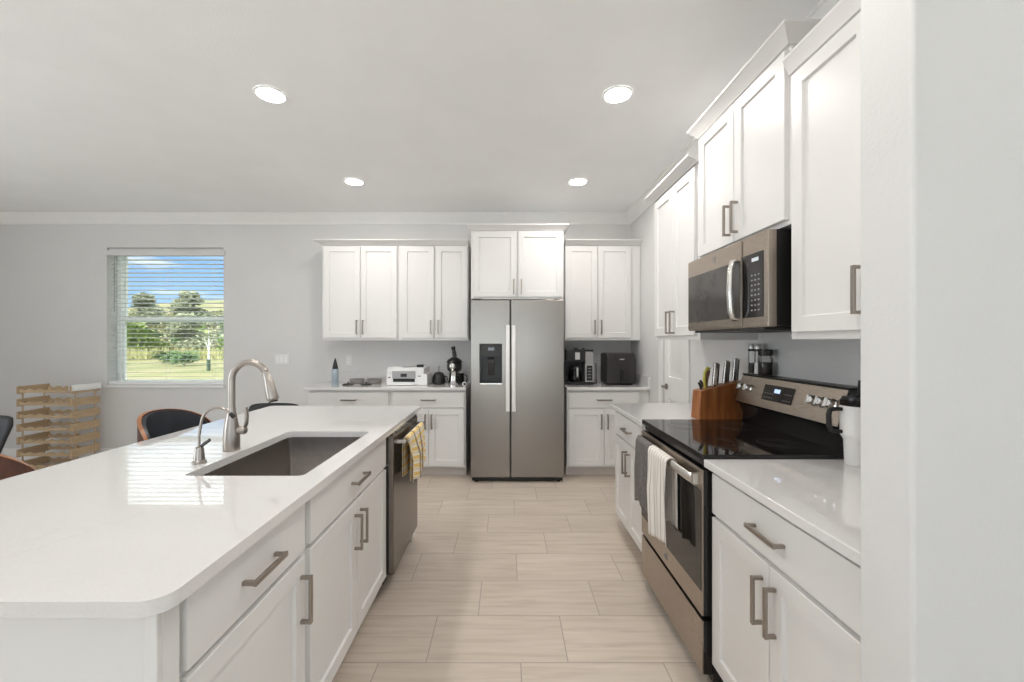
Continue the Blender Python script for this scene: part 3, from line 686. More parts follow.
obj('handle', MB().tube([(1.0322, 1.872, 1.738), (1.014, 1.872, 1.733), (1.004, 1.872, 1.70), (1.000, 1.872, 1.605), (1.004, 1.872, 1.51), (1.014, 1.872, 1.479), (1.0322, 1.872, 1.474)], [.010, .012, .013, .013, .013, .012, .010], 14, 1.25), 'steel_light', dr)
obj('bottom_vent', MB().box((1.05, 1.70, MZ0-.012), (1.40, 2.33, MZ0+.003)), 'plastic_dark_grey', t, bevel=.003)
emblem(t, lambda u, v, d: (1.0343-d, 2.08+u, 1.785+v), .017, 'plastic_grey')

# ------------------------------------------------------------------ refrigerator
FX0, FX1, FS, FY = -.353, .555, .034, 4.05
t = thing('refrigerator', ((FX0+FX1)/2, 4.42, 0), 'tall stainless steel side-by-side refrigerator with water dispenser', 'refrigerator')
obj('body', MB().box((FX0+.006, 4.122, .045), (FX1-.006, 4.80, 1.765)), 'plastic_grey', t, bevel=.004)
DP = (-.262, .968, -.048, 1.345)    # dispenser opening x0 z0 x1 z1
fd = obj('freezer_door', MB().plate(rect(FX0, .052, FS-.004, 1.778), [rect(*DP)], FY, 4.12, fnS), 'steel_fridge', t, bevel=.008, seg=3)
rd = obj('refrigerator_door', MB().box((FS+.004, FY, .052), (FX1, 4.12, 1.778)), 'steel_fridge', t, bevel=.008, seg=3)
for o_, x in ((fd, FS-.027), (rd, FS+.031)):
    m = MB().box((x-.0205, FY-.062, .70), (x+.0205, FY-.042, 1.532))
    m.box((x-.010, FY-.043, .735), (x+.010, FY-.0005, .765)).box((x-.010, FY-.043, 1.475), (x+.010, FY-.0005, 1.505))
    obj('handle', m, 'handle_satin', o_, bevel=.007, seg=3)
obj('dispenser_housing', MB().plate(rect(DP[0]+.001, DP[1]+.001, DP[2]-.001, DP[3]-.001), [rect(DP[0]+.01, DP[1]+.014, DP[2]-.01, 1.225)], FY+.004, FY+.066, fnS).box((DP[0]+.001, FY+.0662, DP[1]), (DP[2]-.001, FY+.0685, DP[3])), 'plastic_black', fd)
obj('dispenser_controls', MB().box((DP[0]+.012, FY+.0015, 1.235), (DP[2]-.012, FY+.0038, 1.335)), 'plastic_dark_grey', fd, bevel=.001)
obj('dispenser_screen', MB().box((-.185, FY+.0008, 1.285), (-.125, FY+.0014, 1.315)), 'glass_black', fd, smooth=False)
obj('dispenser_paddle', MB().prism([(.012, 1.04), (.050, 1.16), (.050, 1.19), (.025, 1.22), (.012, 1.2)], -.185, -.125, lambda p, z, x: (x, FY+.062-p*.7, z)), 'plastic_dark_grey', fd, bevel=.002)
obj('drip_tray', MB().box((DP[0]-.001, FY-.010, DP[1]-.012), (DP[2]+.001, FY-.0004, DP[1]+.002)), 'steel_light', fd, bevel=.001)
obj('base_grille', MB().box((FX0+.01, 4.085, .012), (FX1-.01, 4.121, .046)), 'plastic_black', t, bevel=.003)
for x in (FX0+.05, FX1-.05):
    obj('foot', MB().lathe((x, 4.10, 0), [(.018, 0), (.018, .008), (.008, .0115)], 12), 'rubber_black', t)
    obj('hinge_cover', MB().box((x-.045, 4.075, 1.7785), (x+.045, 4.16, 1.793)), 'plastic_dark_grey', t, bevel=.003)
emblem(rd, lambda u, v, d: (.452+u, FY-.0004-d, 1.702+v), .020, 'steel_fridge')

# ------------------------------------------------------------------ things on the back worktops
Z = CT1 + .0006
t = thing('squeeze_bottle', (-1.862, 4.52, Z), 'blue-grey bottle with pointed black cap at the counter end', 'bottle')
obj('body', MB().lathe((-1.862, 4.52, Z), [(.033, 0), (.036, .006), (.036, .15), (.032, .160)], 22), 'bottle_blue_grey', t)
obj('cap', MB().lathe((-1.862, 4.52, Z+.1605), [(.030, 0), (.030, .012), (.020, .06), (.009, .10), (.003, .118)], 20), 'plastic_black', t)
for x, lab, lab2 in ((-1.655, 'shallow grey round dish nearer the squeeze bottle', 'small flat black lid before the left grey dish'), (-1.462, 'shallow grey round dish nearer the printer', 'small flat black lid before the right grey dish')):
    single('dish', MB().lathe((x, 4.60, Z), [(.066, 0), (.074, .004), (.078, .043), (.080, .047), (.074, .047), (.070, .01), (.02, .008)], 28), 'dish_grey', lab, 'dish', 'grey round dishes on the back counter')
    d = thing('lid', (x-.022, 4.40, Z), lab2, 'lid', 'flat black lids on the back counter')
    obj('disc', MB().lathe((x-.022, 4.40, Z), [(.056, 0), (.058, .006), (.05, .013), (.012, .017)], 24), 'plastic_black', d)
    obj('knob', MB().lathe((x-.022, 4.40, Z+.0172), [(.006, 0), (.012, .008), (.008, .014)], 14), 'plastic_black', d)
# printer
px0, px1, py0, py1 = -1.262, -.835, 4.36, 4.70
t = thing('printer', ((px0+px1)/2, 4.53, Z), 'white inkjet printer on the back counter', 'printer')
obj('lower_case', MB().box((px0, py0, Z), (px1, py1, Z+.118)), 'plastic_white', t, bevel=.008)
obj('scanner_unit', MB().box((px0+.004, py0+.004, Z+.1185), (px1-.035, py1-.004, Z+.172)), 'plastic_white', t, bevel=.008)
obj('scanner_lid', MB().box((px0+.006, py0+.012, Z+.1725), (px1-.037, py1-.006, Z+.184)), 'plastic_white', t, bevel=.004)
obj('front_panel', MB().box((px0+.062, py0-.003, Z+.072), (px0+.305, py0-.0004, Z+.148)), 'display_grey', t, bevel=.001)
obj('screen', MB().box((px0+.150, py0-.0045, Z+.088), (px0+.215, py0-.0032, Z+.122)), 'plastic_dark_grey', t, smooth=False)
obj('paper_slot', MB().box((px0+.070, py0-.0028, Z+.036), (px0+.298, py0-.0004, Z+.071)), 'plastic_black', t, smooth=False)
obj('output_tray', MB().box((px0+.065, py0-.030, Z+.003), (px0+.303, py0-.0005, Z+.012)), 'plastic_white', t, bevel=.002)
obj('buttons', MB().box((px0+.018, py0-.002, Z+.078), (px0+.045, py0-.0003, Z+.088)).box((px0+.33, py0-.0005, Z+.092), (px0+.36, py0+.0, Z+.10)), 'plastic_dark_grey', t, smooth=False)
t = thing('power_adapter', (-.93, 4.44, Z+.185), 'small black power adapter with thin cord lying on the printer', 'adapter')
obj('block', MB().box((-.955, 4.40, Z+.1848), (-.885, 4.45, Z+.214)), 'plastic_black', t, bevel=.006)
obj('cord', MB().tube([(-.956, 4.425, Z+.197), (-1.0, 4.415, Z+.190), (-1.06, 4.42, Z+.1875), (-1.12, 4.45, Z+.1875)], .0028, 8), 'plastic_black', t)
# small black kettle-like grinder, juicer, jug
t = thing('coffee_grinder', (-.735, 4.50, Z), 'squat round black grinder with upright stem left of the juicer', 'grinder')
obj('bowl', MB().lathe((-.735, 4.50, Z), [(.060, 0), (.070, .01), (.074, .05), (.066, .09), (.048, .108)], 28), 'plastic_black', t)
obj('lid', MB().lathe((-.735, 4.50, Z+.1085), [(.052, 0), (.052, .006), (.03, .018), (.012, .024)], 24), 'plastic_dark_grey', t)
obj('stem', MB().lathe((-.735, 4.50, Z+.1328), [(.010, 0), (.007, .01), (.007, .045), (.010, .052), (.006, .06)], 14), 'plastic_grey', t)
obj('handle', MB().tube([(-.667, 4.49, Z+.085), (-.647, 4.485, Z+.08), (-.640, 4.485, Z+.05), (-.650, 4.485, Z+.022), (-.667, 4.49, Z+.018)], .006, 10), 'plastic_black', t)
jx, jy = -.575, 4.56
t = thing('juicer', (jx, jy, Z), 'silver and black juicer with feed chute beside the refrigerator', 'juicer')
obj('base', MB().lathe((jx, jy, Z), [(.066, 0), (.070, .01), (.062, .06), (.058, .125), (.066, .14)], 28), 'steel_light', t)
obj('bowl', MB().lathe((jx, jy, Z+.1405), [(.070, 0), (.080, .02), (.082, .065), (.074, .085)], 28), 'plastic_dark_grey', t)
obj('front_housing', MB().sphere((jx-.01, jy-.062, Z+.19), .042, 16, 1, .6, 1.1), 'steel_light', t)
obj('lid', MB().lathe((jx, jy, Z+.226), [(.085, 0), (.087, .01), (.070, .035), (.040, .052), (.032, .06)], 28), 'plastic_black', t)
obj('feed_chute', MB().tube([(jx+.004, jy, Z+.287), (jx-.002, jy, Z+.33), (jx-.006, jy, Z+.352)], [.024, .023, .023], 18), 'plastic_dark_grey', t)
obj('pusher', MB().tube([(jx-.0065, jy, Z+.353), (jx-.012, jy, Z+.385), (jx-.017, jy, Z+.402)], [.019, .024, .022], 18), 'plastic_black', t)
obj('spout', MB().tube([(jx-.005, jy-.082, Z+.155), (jx-.006, jy-.105, Z+.150), (jx-.006, jy-.115, Z+.135)], [.018, .016, .014], 14), 'chrome', t)
kx, ky = -.480, 4.47
t = thing('juice_jug', (kx, ky, Z), 'small clear jug with round handle between juicer and refrigerator', 'jug')
obj('jug', MB().lathe((kx-.014, ky, Z), [(.030, 0), (.033, .005), (.036, .11), (.037, .115), (.034, .112), (.030, .008), (.005, .006)], 24), 'smoke_glass', t)
obj('handle', MB().tube([(kx+.022, ky, Z+.10), (kx+.045, ky, Z+.098), (kx+.055, ky, Z+.06), (kx+.045, ky, Z+.022), (kx+.020, ky, Z+.018)], .005, 10), 'plastic_dark_grey', t)
t = thing('kitchen_timer', (-.432, 4.26, Z), 'small white and black round timer at the counter edge by the refrigerator', 'timer')
obj('case', MB().lathe((-.436, 4.262, Z+.024), [(.014, 0), (.021, .003), (.0225, .010), (.019, .018), (.008, .020)], 24, 'Y'), 'plastic_white', t)
obj('dial', MB().lathe((-.434, 4.2615, Z+.024), [(.0135, 0), (.012, -.006), (.004, -.007)], 22, 'Y'), 'plastic_black', t)
obj('stand', MB().box((-.446, 4.266, Z), (-.424, 4.280, Z+.0025)), 'plastic_white', t, smooth=False)
# coffee maker
t = thing('coffee_maker', (.765, 4.55, Z), 'black drip coffee maker with glass carafe right of the refrigerator', 'coffee maker')
cx0, cx1, cy0, cy1 = .628, .916, 4.40, 4.68
obj('base', MB().box((cx0, cy0, Z), (cx1, cy1, Z+.032)), 'plastic_black', t, bevel=.006)
obj('rear_column', MB().box((cx0+.002, cy1-.09, Z+.0325), (cx0+.195, cy1, Z+.24)), 'plastic_black', t, bevel=.006)
obj('brew_head', MB().box((cx0, cy0+.005, Z+.2405), (cx0+.198, cy1, Z+.375)), 'plastic_black', t, bevel=.010)
obj('badge_plate', MB().box((cx0+.092, cy0+.001, Z+.268), (cx0+.142, cy0+.0046, Z+.342)), 'silver_plastic', t, bevel=.002)
obj('hinge_knob', MB().box((cx0+.085, cy0+.03, Z+.3755), (cx0+.125, cy0+.07, Z+.393)), 'plastic_black', t, bevel=.004)
obj('hinge_knob', MB().box((cx0+.17, cy0+.03, Z+.3755), (cx0+.195, cy0+.07, Z+.389)), 'plastic_black', t, bevel=.004)
obj('water_tank', MB().box((cx0+.2005, cy0+.006, Z+.212), (cx1-.002, cy1, Z+.352)), 'plastic_grey', t, bevel=.006)
obj('tank_lid', MB().box((cx0+.1995, cy0+.002, Z+.3525), (cx1, cy1, Z+.372)), 'plastic_black', t, bevel=.006)
obj('control_panel', MB().box((cx0+.2005, cy0+.004, Z+.033), (cx1-.002, cy1, Z+.2115)), 'silver_plastic', t, bevel=.004)
obj('button_panel', MB().box((cx0+.212, cy0+.001, Z+.043), (cx1-.013, cy0+.0036, Z+.206)), 'plastic_black', t, bevel=.001)
m = MB()
for j in range(4): m.box((cx0+.226, cy0-.0004, Z+.075+.032*j), (cx1-.028, cy0+.0006, Z+.082+.032*j))
obj('buttons', m, 'plastic_grey', t, smooth=False)
kx_, ky_ = cx0+.098, cy0+.072
ca = obj('carafe', MB().lathe((kx_, ky_, Z+.0328), [(.055, 0), (.068, .01), (.072, .06), (.060, .115), (.045, .15), (.048, .165)], 26), 'smoke_glass', t)
obj('carafe_band', MB().lathe((kx_, ky_, Z+.1785), [(.050, -.018), (.052, 0), (.050, .012), (.044, .014)], 26), 'plastic_black', ca)
obj('carafe_handle', MB().tube([(kx_+.012, ky_-.052, Z+.185), (kx_+.012, ky_-.098, Z+.178), (kx_+.012, ky_-.100, Z+.10), (kx_+.012, ky_-.076, Z+.082)], [.009, .011, .010, .008], 10), 'silver_plastic', ca)
obj('power_cord', MB().tube([(.9225, 4.60, Z+.012), (.95, 4.585, Z+.004), (.99, 4.60, Z+.004), (1.005, 4.69, Z+.02), (1.02, 4.772, Z+.12), (1.022, 4.79, Z+.215)], .004, 8), 'rubber_black', t)
# air fryer
ax0, ax1, ay0, ay1 = 1.046, 1.350, 4.38, 4.68
t = thing('air_fryer', ((ax0+ax1)/2, 4.54, Z), 'boxy black air fryer in the right corner of the back counter', 'air fryer')
obj('body', MB().box((ax0, ay0, Z+.008), (ax1, ay1, Z+.335)), 'plastic_dark_grey', t, bevel=.022, seg=4)
bk = obj('basket_front', MB().box((ax0+.012, ay0-.010, Z+.020), (ax1-.012, ay0-.0005, Z+.300)), 'plastic_dark_grey', t, bevel=.008, seg=3)
obj('handle', MB().box((ax0+.150, ay0-.050, Z+.03), (ax0+.178, ay0-.0105, Z+.165)), 'plastic_black', bk, bevel=.010, seg=3)
obj('window_slot', MB().box((ax0+.137, ay0-.013, Z+.07), (ax0+.149, ay0-.0103, Z+.165)), 'rubber_black', bk, smooth=False)
obj('logo_plate', MB().box((ax0+.135, ay0-.0115, Z+.266), (ax0+.185, ay0-.0103, Z+.276)), 'silver_plastic', bk, bevel=.0005)
obj('top_line', MB().box((ax0+.014, ay0-.006, Z+.3005), (ax1-.014, ay0-.0005, Z+.304)), 'rubber_black', t, smooth=False)
for x in (ax0+.04, ax1-.04):
    for y in (ay0+.04, ay1-.04): obj('foot', MB().lathe((x, y, Z), [(.014, 0), (.014, .009)], 12), 'rubber_black', t)
obj('power_cord', MB().tube([(1.3475, 4.60, Z+.10), (1.372, 4.60, Z+.13), (1.388, 4.63, Z+.12), (1.392, 4.68, Z+.05), (1.37, 4.72, Z+.005), (1.30, 4.74, Z+.004)], .0045, 8), 'rubber_black', t)
# wall plates
def wall_plate(name, x, z, w, h, n, label, cat):
    t = thing(name, (x, YB, z), label, cat)
    obj('plate', MB().box((x-w/2, YB-.0065, z-h/2), (x+w/2, YB-.0003, z+h/2)), 'switch_white', t, bevel=.002)
    for i in range(n):
        cx = x + (i-(n-1)/2)*.046
        if name == 'light_switch': obj('rocker', MB().prism([(0, -.033), (.003, -.033), (.006, .033), (0, .033)], cx-.016, cx+.016, lambda p, q, hh: (hh, YB-.0068-p, z+q)), 'trim_paint', t)
        else:
            for s in (-1, 1): obj('socket', MB().box((cx-.016, YB-.0085, z+s*.021-.014), (cx+.016, YB-.0068, z+s*.021+.014)), 'trim_paint', t, bevel=.003)
wall_plate('light_switch', -2.605, 1.165, .165, .118, 3, 'white triple light switch plate on the wall right of the window', 'light switch')
wall_plate('wall_outlet', -1.83, 1.155, .072, .118, 1, 'white wall outlet above the squeeze bottle and grey dishes', 'outlet')
wall_plate('wall_outlet', 1.045, 1.150, .118, .118, 2, 'white double wall outlet between coffee maker and air fryer', 'outlet')

# ------------------------------------------------------------------ knife block, knives
bx0, bx1, by0, by1 = 1.120, 1.388, 2.432, 2.540
t = thing('knife_block', ((bx0+bx1)/2, (by0+by1)/2, Z), 'oblong acacia wood knife block between range and backsplash', 'knife block')
m = MB()
base_ = [(bx0, by0+.006), (bx0+.006, by0), (bx1-.02, by0), (bx1, by0+.012), (bx1, by1), (bx0, by1)]
ztop = lambda x: Z + .166 + .064*(x-bx0)/(bx1-bx0)
top_ = [(bx0+.008, by0+.012), (bx0+.014, by0+.006), (bx1-.022, by0+.010), (bx1-.004, by0+.020), (bx1-.004, by1-.006), (bx0+.010, by1-.006)]
m.loft([[m.bm.verts.new((x, y, Z)) for x, y in base_], [m.bm.verts.new((x, y, ztop(x))) for x, y in top_]])
obj('block', m, 'acacia', t, bevel=.002)
m = MB()
for x in (1.245, 1.306, 1.360):
    zt = ztop(x) + .0008
    m.prism([(x-.020, zt-.0048), (x+.020, zt+.0048), (x+.020, zt+.0053), (x-.020, zt-.0043)], 2.489, 2.495, lambda p, q, h: (p, h, q))
obj('slots', m, 'rubber_black', t, smooth=False)
for x, hh, lab in ((1.238, .136, 'steel-handled knife in the block, beside the olive-handled scissors'), (1.301, .134, 'steel-handled knife in the middle of the block'), (1.356, .134, 'steel-handled knife in the block nearest the range knobs')):
    z0 = ztop(x)+.002
    k = thing('kitchen_knife', (x, 2.492, z0), lab, 'knife', 'steel knives in the block')
    P_ = lambda a, b: (x + .010*b/hh + a, z0 + b)
    prof = [P_(-.013, 0), P_(.016, .004), P_(.013, hh*.55), P_(.017, hh-.004), P_(.010, hh+.004), P_(-.010, hh), P_(-.012, hh*.5)]
    obj('handle', MB().prism(prof, 2.482, 2.502, lambda p, q, h: (p, h, q)), 'steel_light', k, bevel=.005, seg=3)
    obj('dark_edge', MB().prism([P_(.0172, .006), P_(.020, .006), P_(.0205, hh-.006), P_(.0175, hh-.004), P_(.0138, hh*.55)], 2.4825, 2.5015, lambda p, q, h: (p, h, q)), 'plastic_black', k, bevel=.001)  # dark strip along the right edge of the handle
    obj('bolster', MB().prism([P_(-.014, -.003), P_(.019, .0005), P_(.0165, .0035), P_(-.0135, -.0005)], 2.4815, 2.5025, lambda p, q, h: (p, h, q)), 'chrome', k, bevel=.001)
x = 1.182; z0 = ztop(x)+.004
k = thing('kitchen_scissors', (x, 2.49, z0), 'olive-yellow handled scissors standing in the knife block', 'scissors')
obj('bow', MB().tube([(x, 2.486, z0), (x-.006, 2.486, z0+.05), (x-.002, 2.486, z0+.092), (x+.014, 2.486, z0+.118), (x+.030, 2.486, z0+.114)], [.008, .009, .009, .010, .007], 12), 'olive_plastic', k)
obj('bow', MB().tube([(x+.010, 2.498, z0+.002), (x+.014, 2.498, z0+.05), (x+.022, 2.498, z0+.085), (x+.030, 2.498, z0+.105)], [.009, .010, .010, .007], 12), 'red_brown_plastic', k)
for x, y, lab in ((1.152, 2.470, 'black-handled small knife at the low end of the block'), (1.186, 2.522, 'black-handled small knife at the rear of the block')):
    z0 = ztop(x)+.003
    k = thing('steak_knife', (x, y, z0), lab, 'knife')
    obj('handle', MB().tube([(x, y, z0), (x-.006, y, z0+.02), (x-.018, y, z0+.042)], [.007, .008, .006], 10), 'plastic_black', k)
    obj('ferrule', MB().tube([(x+.0006, y, z0-.002), (x, y, z0+.003)], .0078, 10), 'chrome', k)

# ------------------------------------------------------------------ grinders and jars on the backguard
ZT = 1.1946
def grinder(y, fill, label, cap='silver_plastic'):
    x = 1.388
    t = thing('spice_grinder', (x, y, ZT), label, 'grinder', 'spice grinders on the range')
    obj('glass', MB().lathe((x, y, ZT), [(.020, 0), (.021, .004), (.020, .06), (.0185, .125)], 20), 'jar_glass', t)
    obj('spice', MB().lathe((x, y, ZT+.003), [(.0175, 0), (.018, .004), (.0172, .058)], 18), fill, t)
    obj('collar', MB().lathe((x, y, ZT+.1255), [(.0205, 0), (.0205, .012), (.019, .014)], 20), 'plastic_black', t)
    obj('cap', MB().lathe((x, y, ZT+.140), [(.0195, 0), (.0195, .026), (.0185, .028), (.014, .0285)], 20), cap, t)
grinder(2.362, 'pepper', 'tall glass pepper grinder with silver cap at the far end of the range')
grinder(2.305, 'salt', 'tall glass salt grinder with silver cap beside the pepper grinder')
x, y = 1.383, 2.232
t = thing('spice_jar', (x, y, ZT), 'squat glass spice jar with black lid on the range backguard', 'jar')
obj('glass', MB().lathe((x, y, ZT), [(.033, 0), (.035, .004), (.035, .095), (.030, .105)], 24), 'jar_glass', t)
obj('spice', MB().lathe((x, y, ZT+.003), [(.031, 0), (.0325, .004), (.0325, .066)], 22), 'pepper', t)
obj('lid', MB().lathe((x, y, ZT+.1055), [(.034, 0), (.035, .003), (.035, .028), (.032, .032)], 24), 'plastic_black', t)

# ------------------------------------------------------------------ tumbler
tx_, ty_ = 1.312, 1.566
t = thing('insulated_tumbler', (tx_, ty_, Z), 'white insulated tumbler with black handle, lid and straw', 'tumbler')
obj('cup', MB().lathe((tx_, ty_, Z), [(.034, 0), (.036, .003), (.039, .098), (.041, .104), (.0485, .118), (.050, .126), (.050, .238), (.048, .241)], 32), 'tumbler_white', t)
obj('rim', MB().lathe((tx_, ty_, Z+.2415), [(.049, 0), (.050, .004), (.050, .022), (.047, .024)], 32), 'smoke_glass', t)
obj('lid', MB().lathe((tx_, ty_, Z+.2425), [(.044, 0), (.045, .024), (.044, .034), (.020, .038)], 28), 'plastic_black', t)
obj('straw', MB().tube([(tx_+.012, ty_+.004, Z+.279), (tx_+.014, ty_, Z+.345)], .0055, 12).box((tx_-.004, ty_-.008, Z+.279), (tx_+.022, ty_+.012, Z+.287)), 'rubber_black', t)
obj('handle', MB().tube([(tx_-.0495, ty_+.006, Z+.226), (tx_-.075, ty_+.012, Z+.226), (tx_-.088, ty_+.015, Z+.220), (tx_-.092, ty_+.016, Z+.20), (tx_-.090, ty_+.016, Z+.15), (tx_-.084, ty_+.015, Z+.138), (tx_-.070, ty_+.012, Z+.134), (tx_-.0495, ty_+.006, Z+.134)], [.0075, .009, .009, .009, .009, .009, .009, .0075], 12), 'rubber_black', t)

t.scale = (1, 1, .915)

# ------------------------------------------------------------------ stools, chairs, wine rack
def curved(mb, r0, r1, thm, zlo, zhi, n=28, m_=8, c=(0, 0)):
    """a bent plate between radii r0 < r1, spanning +-thm about the -x direction"""
    def P(r, k, j):
        a = thm*(2*k/n-1); lo, hi = zlo(a/thm), zhi(a/thm); z = lo + (hi-lo)*j/m_
        return (c[0] - r*math.cos(a), c[1] + r*math.sin(a), z)
    G = [[[mb.bm.verts.new(P(r, k, j)) for j in range(m_+1)] for k in range(n+1)] for r in (r0, r1)]
    for g in G:
        for k in range(n):
            for j in range(m_): mb.bm.faces.new((g[k][j], g[k+1][j], g[k+1][j+1], g[k][j+1]))
    for k in range(n):
        for j in (0, m_): mb.bm.faces.new((G[0][k][j], G[0][k+1][j], G[1][k+1][j], G[1][k][j]))
    for j in range(m_):
        for k in (0, n): mb.bm.faces.new((G[0][k][j], G[0][k][j+1], G[1][k][j+1], G[1][k][j]))
    return mb
def arch(top, low, p=2.2): return lambda s: low + (top-low)*max(0, 1-abs(s)**p)**.5
def make_stool(label):
    t = thing('bar_stool', (0, 0, 0), label, 'bar stool', 'bar stools along the island')
    bs = obj('back_shell', curved(MB(), .236, .250, math.radians(76), lambda s: .70 + .07*abs(s)**2, arch(1.0, .80)), 'walnut_ply', t)
    obj('shell_edge', curved(MB(), .2346, .2514, math.radians(76.4), lambda s: arch(1.0005, .80)(s) , arch(1.0035, .802)), 'walnut_edge', bs)
    obj('back_pad', curved(MB(), .218, .2343, math.radians(73), lambda s: .735 + .04*abs(s)**2, arch(.996, .80)), 'leather_black', t)
    m = MB(); m.lathe((0, 0, .632), [(.19, 0), (.215, .010), (.222, .02), (.19, .022)], 30); obj('seat_shell', m, 'walnut_ply', t)
    obj('seat_pad', MB().lathe((0, 0, .6545), [(.19, 0), (.205, .012), (.205, .030), (.18, .044), (.09, .048)], 30), 'leather_black', t)
    obj('swivel', MB().lathe((0, 0, .56), [(.08, 0), (.08, .01), (.05, .02), (.05, .065), (.12, .0715)], 22), 'plastic_black', t)
    for k in range(4):
        a = PI/4 + k*PI/2; c, s = math.cos(a), math.sin(a)
        obj('leg', MB().tube([(c*.07, s*.07, .556), (c*.13, s*.13, .50), (c*.235, s*.235, 0.004)], [.016, .018, .012], 10), 'walnut_ply', t)
    m = MB(); n = 40; m.tube([(.185*math.cos(2*PI*k/n), .185*math.sin(2*PI*k/n), .22) for k in range(n+1)], .009, 8); obj('foot_ring', m, 'plastic_black', t)
    return t
st = make_stool('walnut bar stool with black padded back beside the middle of the island')
st.location = (-1.672, 2.262, 0)
s2 = copy_tree(st); s2.location = (-1.955, 1.74, 0); s2.rotation_euler.z = math.radians(68); s2['label'] = 'walnut bar stool turned away at the near end of the island, wood back showing'

def make_chair(label):
    t = thing('dining_chair', (0, 0, 0), label, 'chair', 'black dining chairs')
    def bk(u, v):
        w = (.15 + .085*v)*(1 - .10*max(0, v-.85)/.15*abs(2*u-1)**6); a = 2*u-1
        return (a*w, .20 + .05*v - .05*a*a + .02*v*v, .47 + .375*v - .02*abs(a)**5*v)
    obj('backrest', MB().grid(18, 14, bk), 'chair_black', t, solid=.022, norm=False, angle=60)
    m = MB(); m.plate(rounded(-.225, -.22, .225, .215, (.06, .06, .08, .08)), [], .435, .475, fnF); obj('seat', m, 'chair_black', t, bevel=.012, seg=3)
    for sx in (-1, 1):
        for sy in (-1, 1):
            obj('leg', MB().tube([(sx*.17, sy*.16, .434), (sx*.215, sy*.205, .004)], [.016, .011], 10), 'chair_black', t)
    return t
ch = make_chair('black dining chair at the left edge of the view, before the wine rack')
ch.location = (-3.70, 2.72, 0); ch.rotation_euler.z = math.radians(14)
c2 = copy_tree(ch); c2.location = (-2.02, 3.40, 0); c2.rotation_euler.z = 0; c2.scale = (1, 1, .985); c2['label'] = 'black dining chair beyond the far end of the island, only its back rim showing'

# wine rack of stacked scalloped tiers
rx0, rx1, ry0, ry1 = -5.215, -4.625, 4.43, 4.74
t = thing('wine_rack', ((rx0+rx1)/2, (ry0+ry1)/2, 0), 'stacked pine wine rack with scalloped rails on the floor left of the window', 'wine rack')
def rail_mb():
    m = MB(); n = 48; W_ = rx1-rx0-.05
    up = [(rx0+.025+W_*k/n, .050 - .020*(.5-.5*math.cos(2*PI*5*k/n))) for k in range(n+1)]
    m.prism([(rx0+.025, .004)] + up + [(rx1-.025, .004)], -.008, .008, lambda p, q, h: (p, h, q)); return m
rail0 = None; end0 = None
for k in range(7):
    zb_ = .012 + k*.135
    for y in (ry0+.016, ry1-.016):
        if rail0 is None:
            rail0 = obj('rail', rail_mb(), 'pine', None); me = rail0.data; me.transform(Matrix.Translation(-t.location)); rail0.parent = t; o = rail0
        else: o = rail0.copy(); COL.objects.link(o)
        o.location = (0, y, zb_)
    for x in (rx0, rx1-.022):
        if end0 is None:
            end0 = obj('end_board', MB().box((0, ry0, -.006), (.022, ry1, .074)), 'pine', None, bevel=.002); end0.data.transform(Matrix.Translation(-t.location)); end0.parent = t; o = end0
        else: o = end0.copy(); COL.objects.link(o)
        o.location = (x, 0, zb_)
m = MB()
for x in (rx0+.011, rx1-.011):
    for y in (ry0+.05, ry1-.05):
        for k in range(6): m.lathe((x, y, .0865+k*.135), [(.007, 0), (.007, .0525)], 10)
obj('dowels', m, 'pine', t)
zt = .012 + 6*.135 + .077
def wrap(u, v):
    a = (v-.5)*2; z = zt - (max(0, abs(a)-.14))*.075
    x = rx1 + .007 + .004*math.sin(9*u) if a > .14 else (rx1-.030 if a < -.14 else rx1-.011+a*.125)
    return (x, ry0-.004 + (ry1-ry0+.012)*u, z + .003*math.sin(7*u+1) + .006)
single('white_cloth', MB().grid(24, 16, wrap), 'linen_white', 'white cloth strip folded over the top right board of the wine rack', 'cloth', solid=.002, norm=False, angle=70)

# ------------------------------------------------------------------ outdoors, seen through the window
GZ = -.22
def hillz(x, y): return GZ + .018*max(0, y-26) + .16*max(0, y-47)
m = MB(); m.grid(40, 40, lambda u, v: (-90+150*u, 5.06+115*v, hillz(0, 5.06+115*v) + .06*math.sin(u*40)*math.sin(v*50)*(1 if v > .05 else 0)))
struct('ground', m, 'ground_grass', norm=False)
struct('ground_rear', MB().box((-30, -30, GZ-.05), (30, YR-.21, GZ)), 'concrete', smooth=False)
struct('roof_eave', MB().box((XL-.6, YB+.205, CE+.02), (XRR+.6, YB+.6, CE+.14)), 'siding', smooth=False)

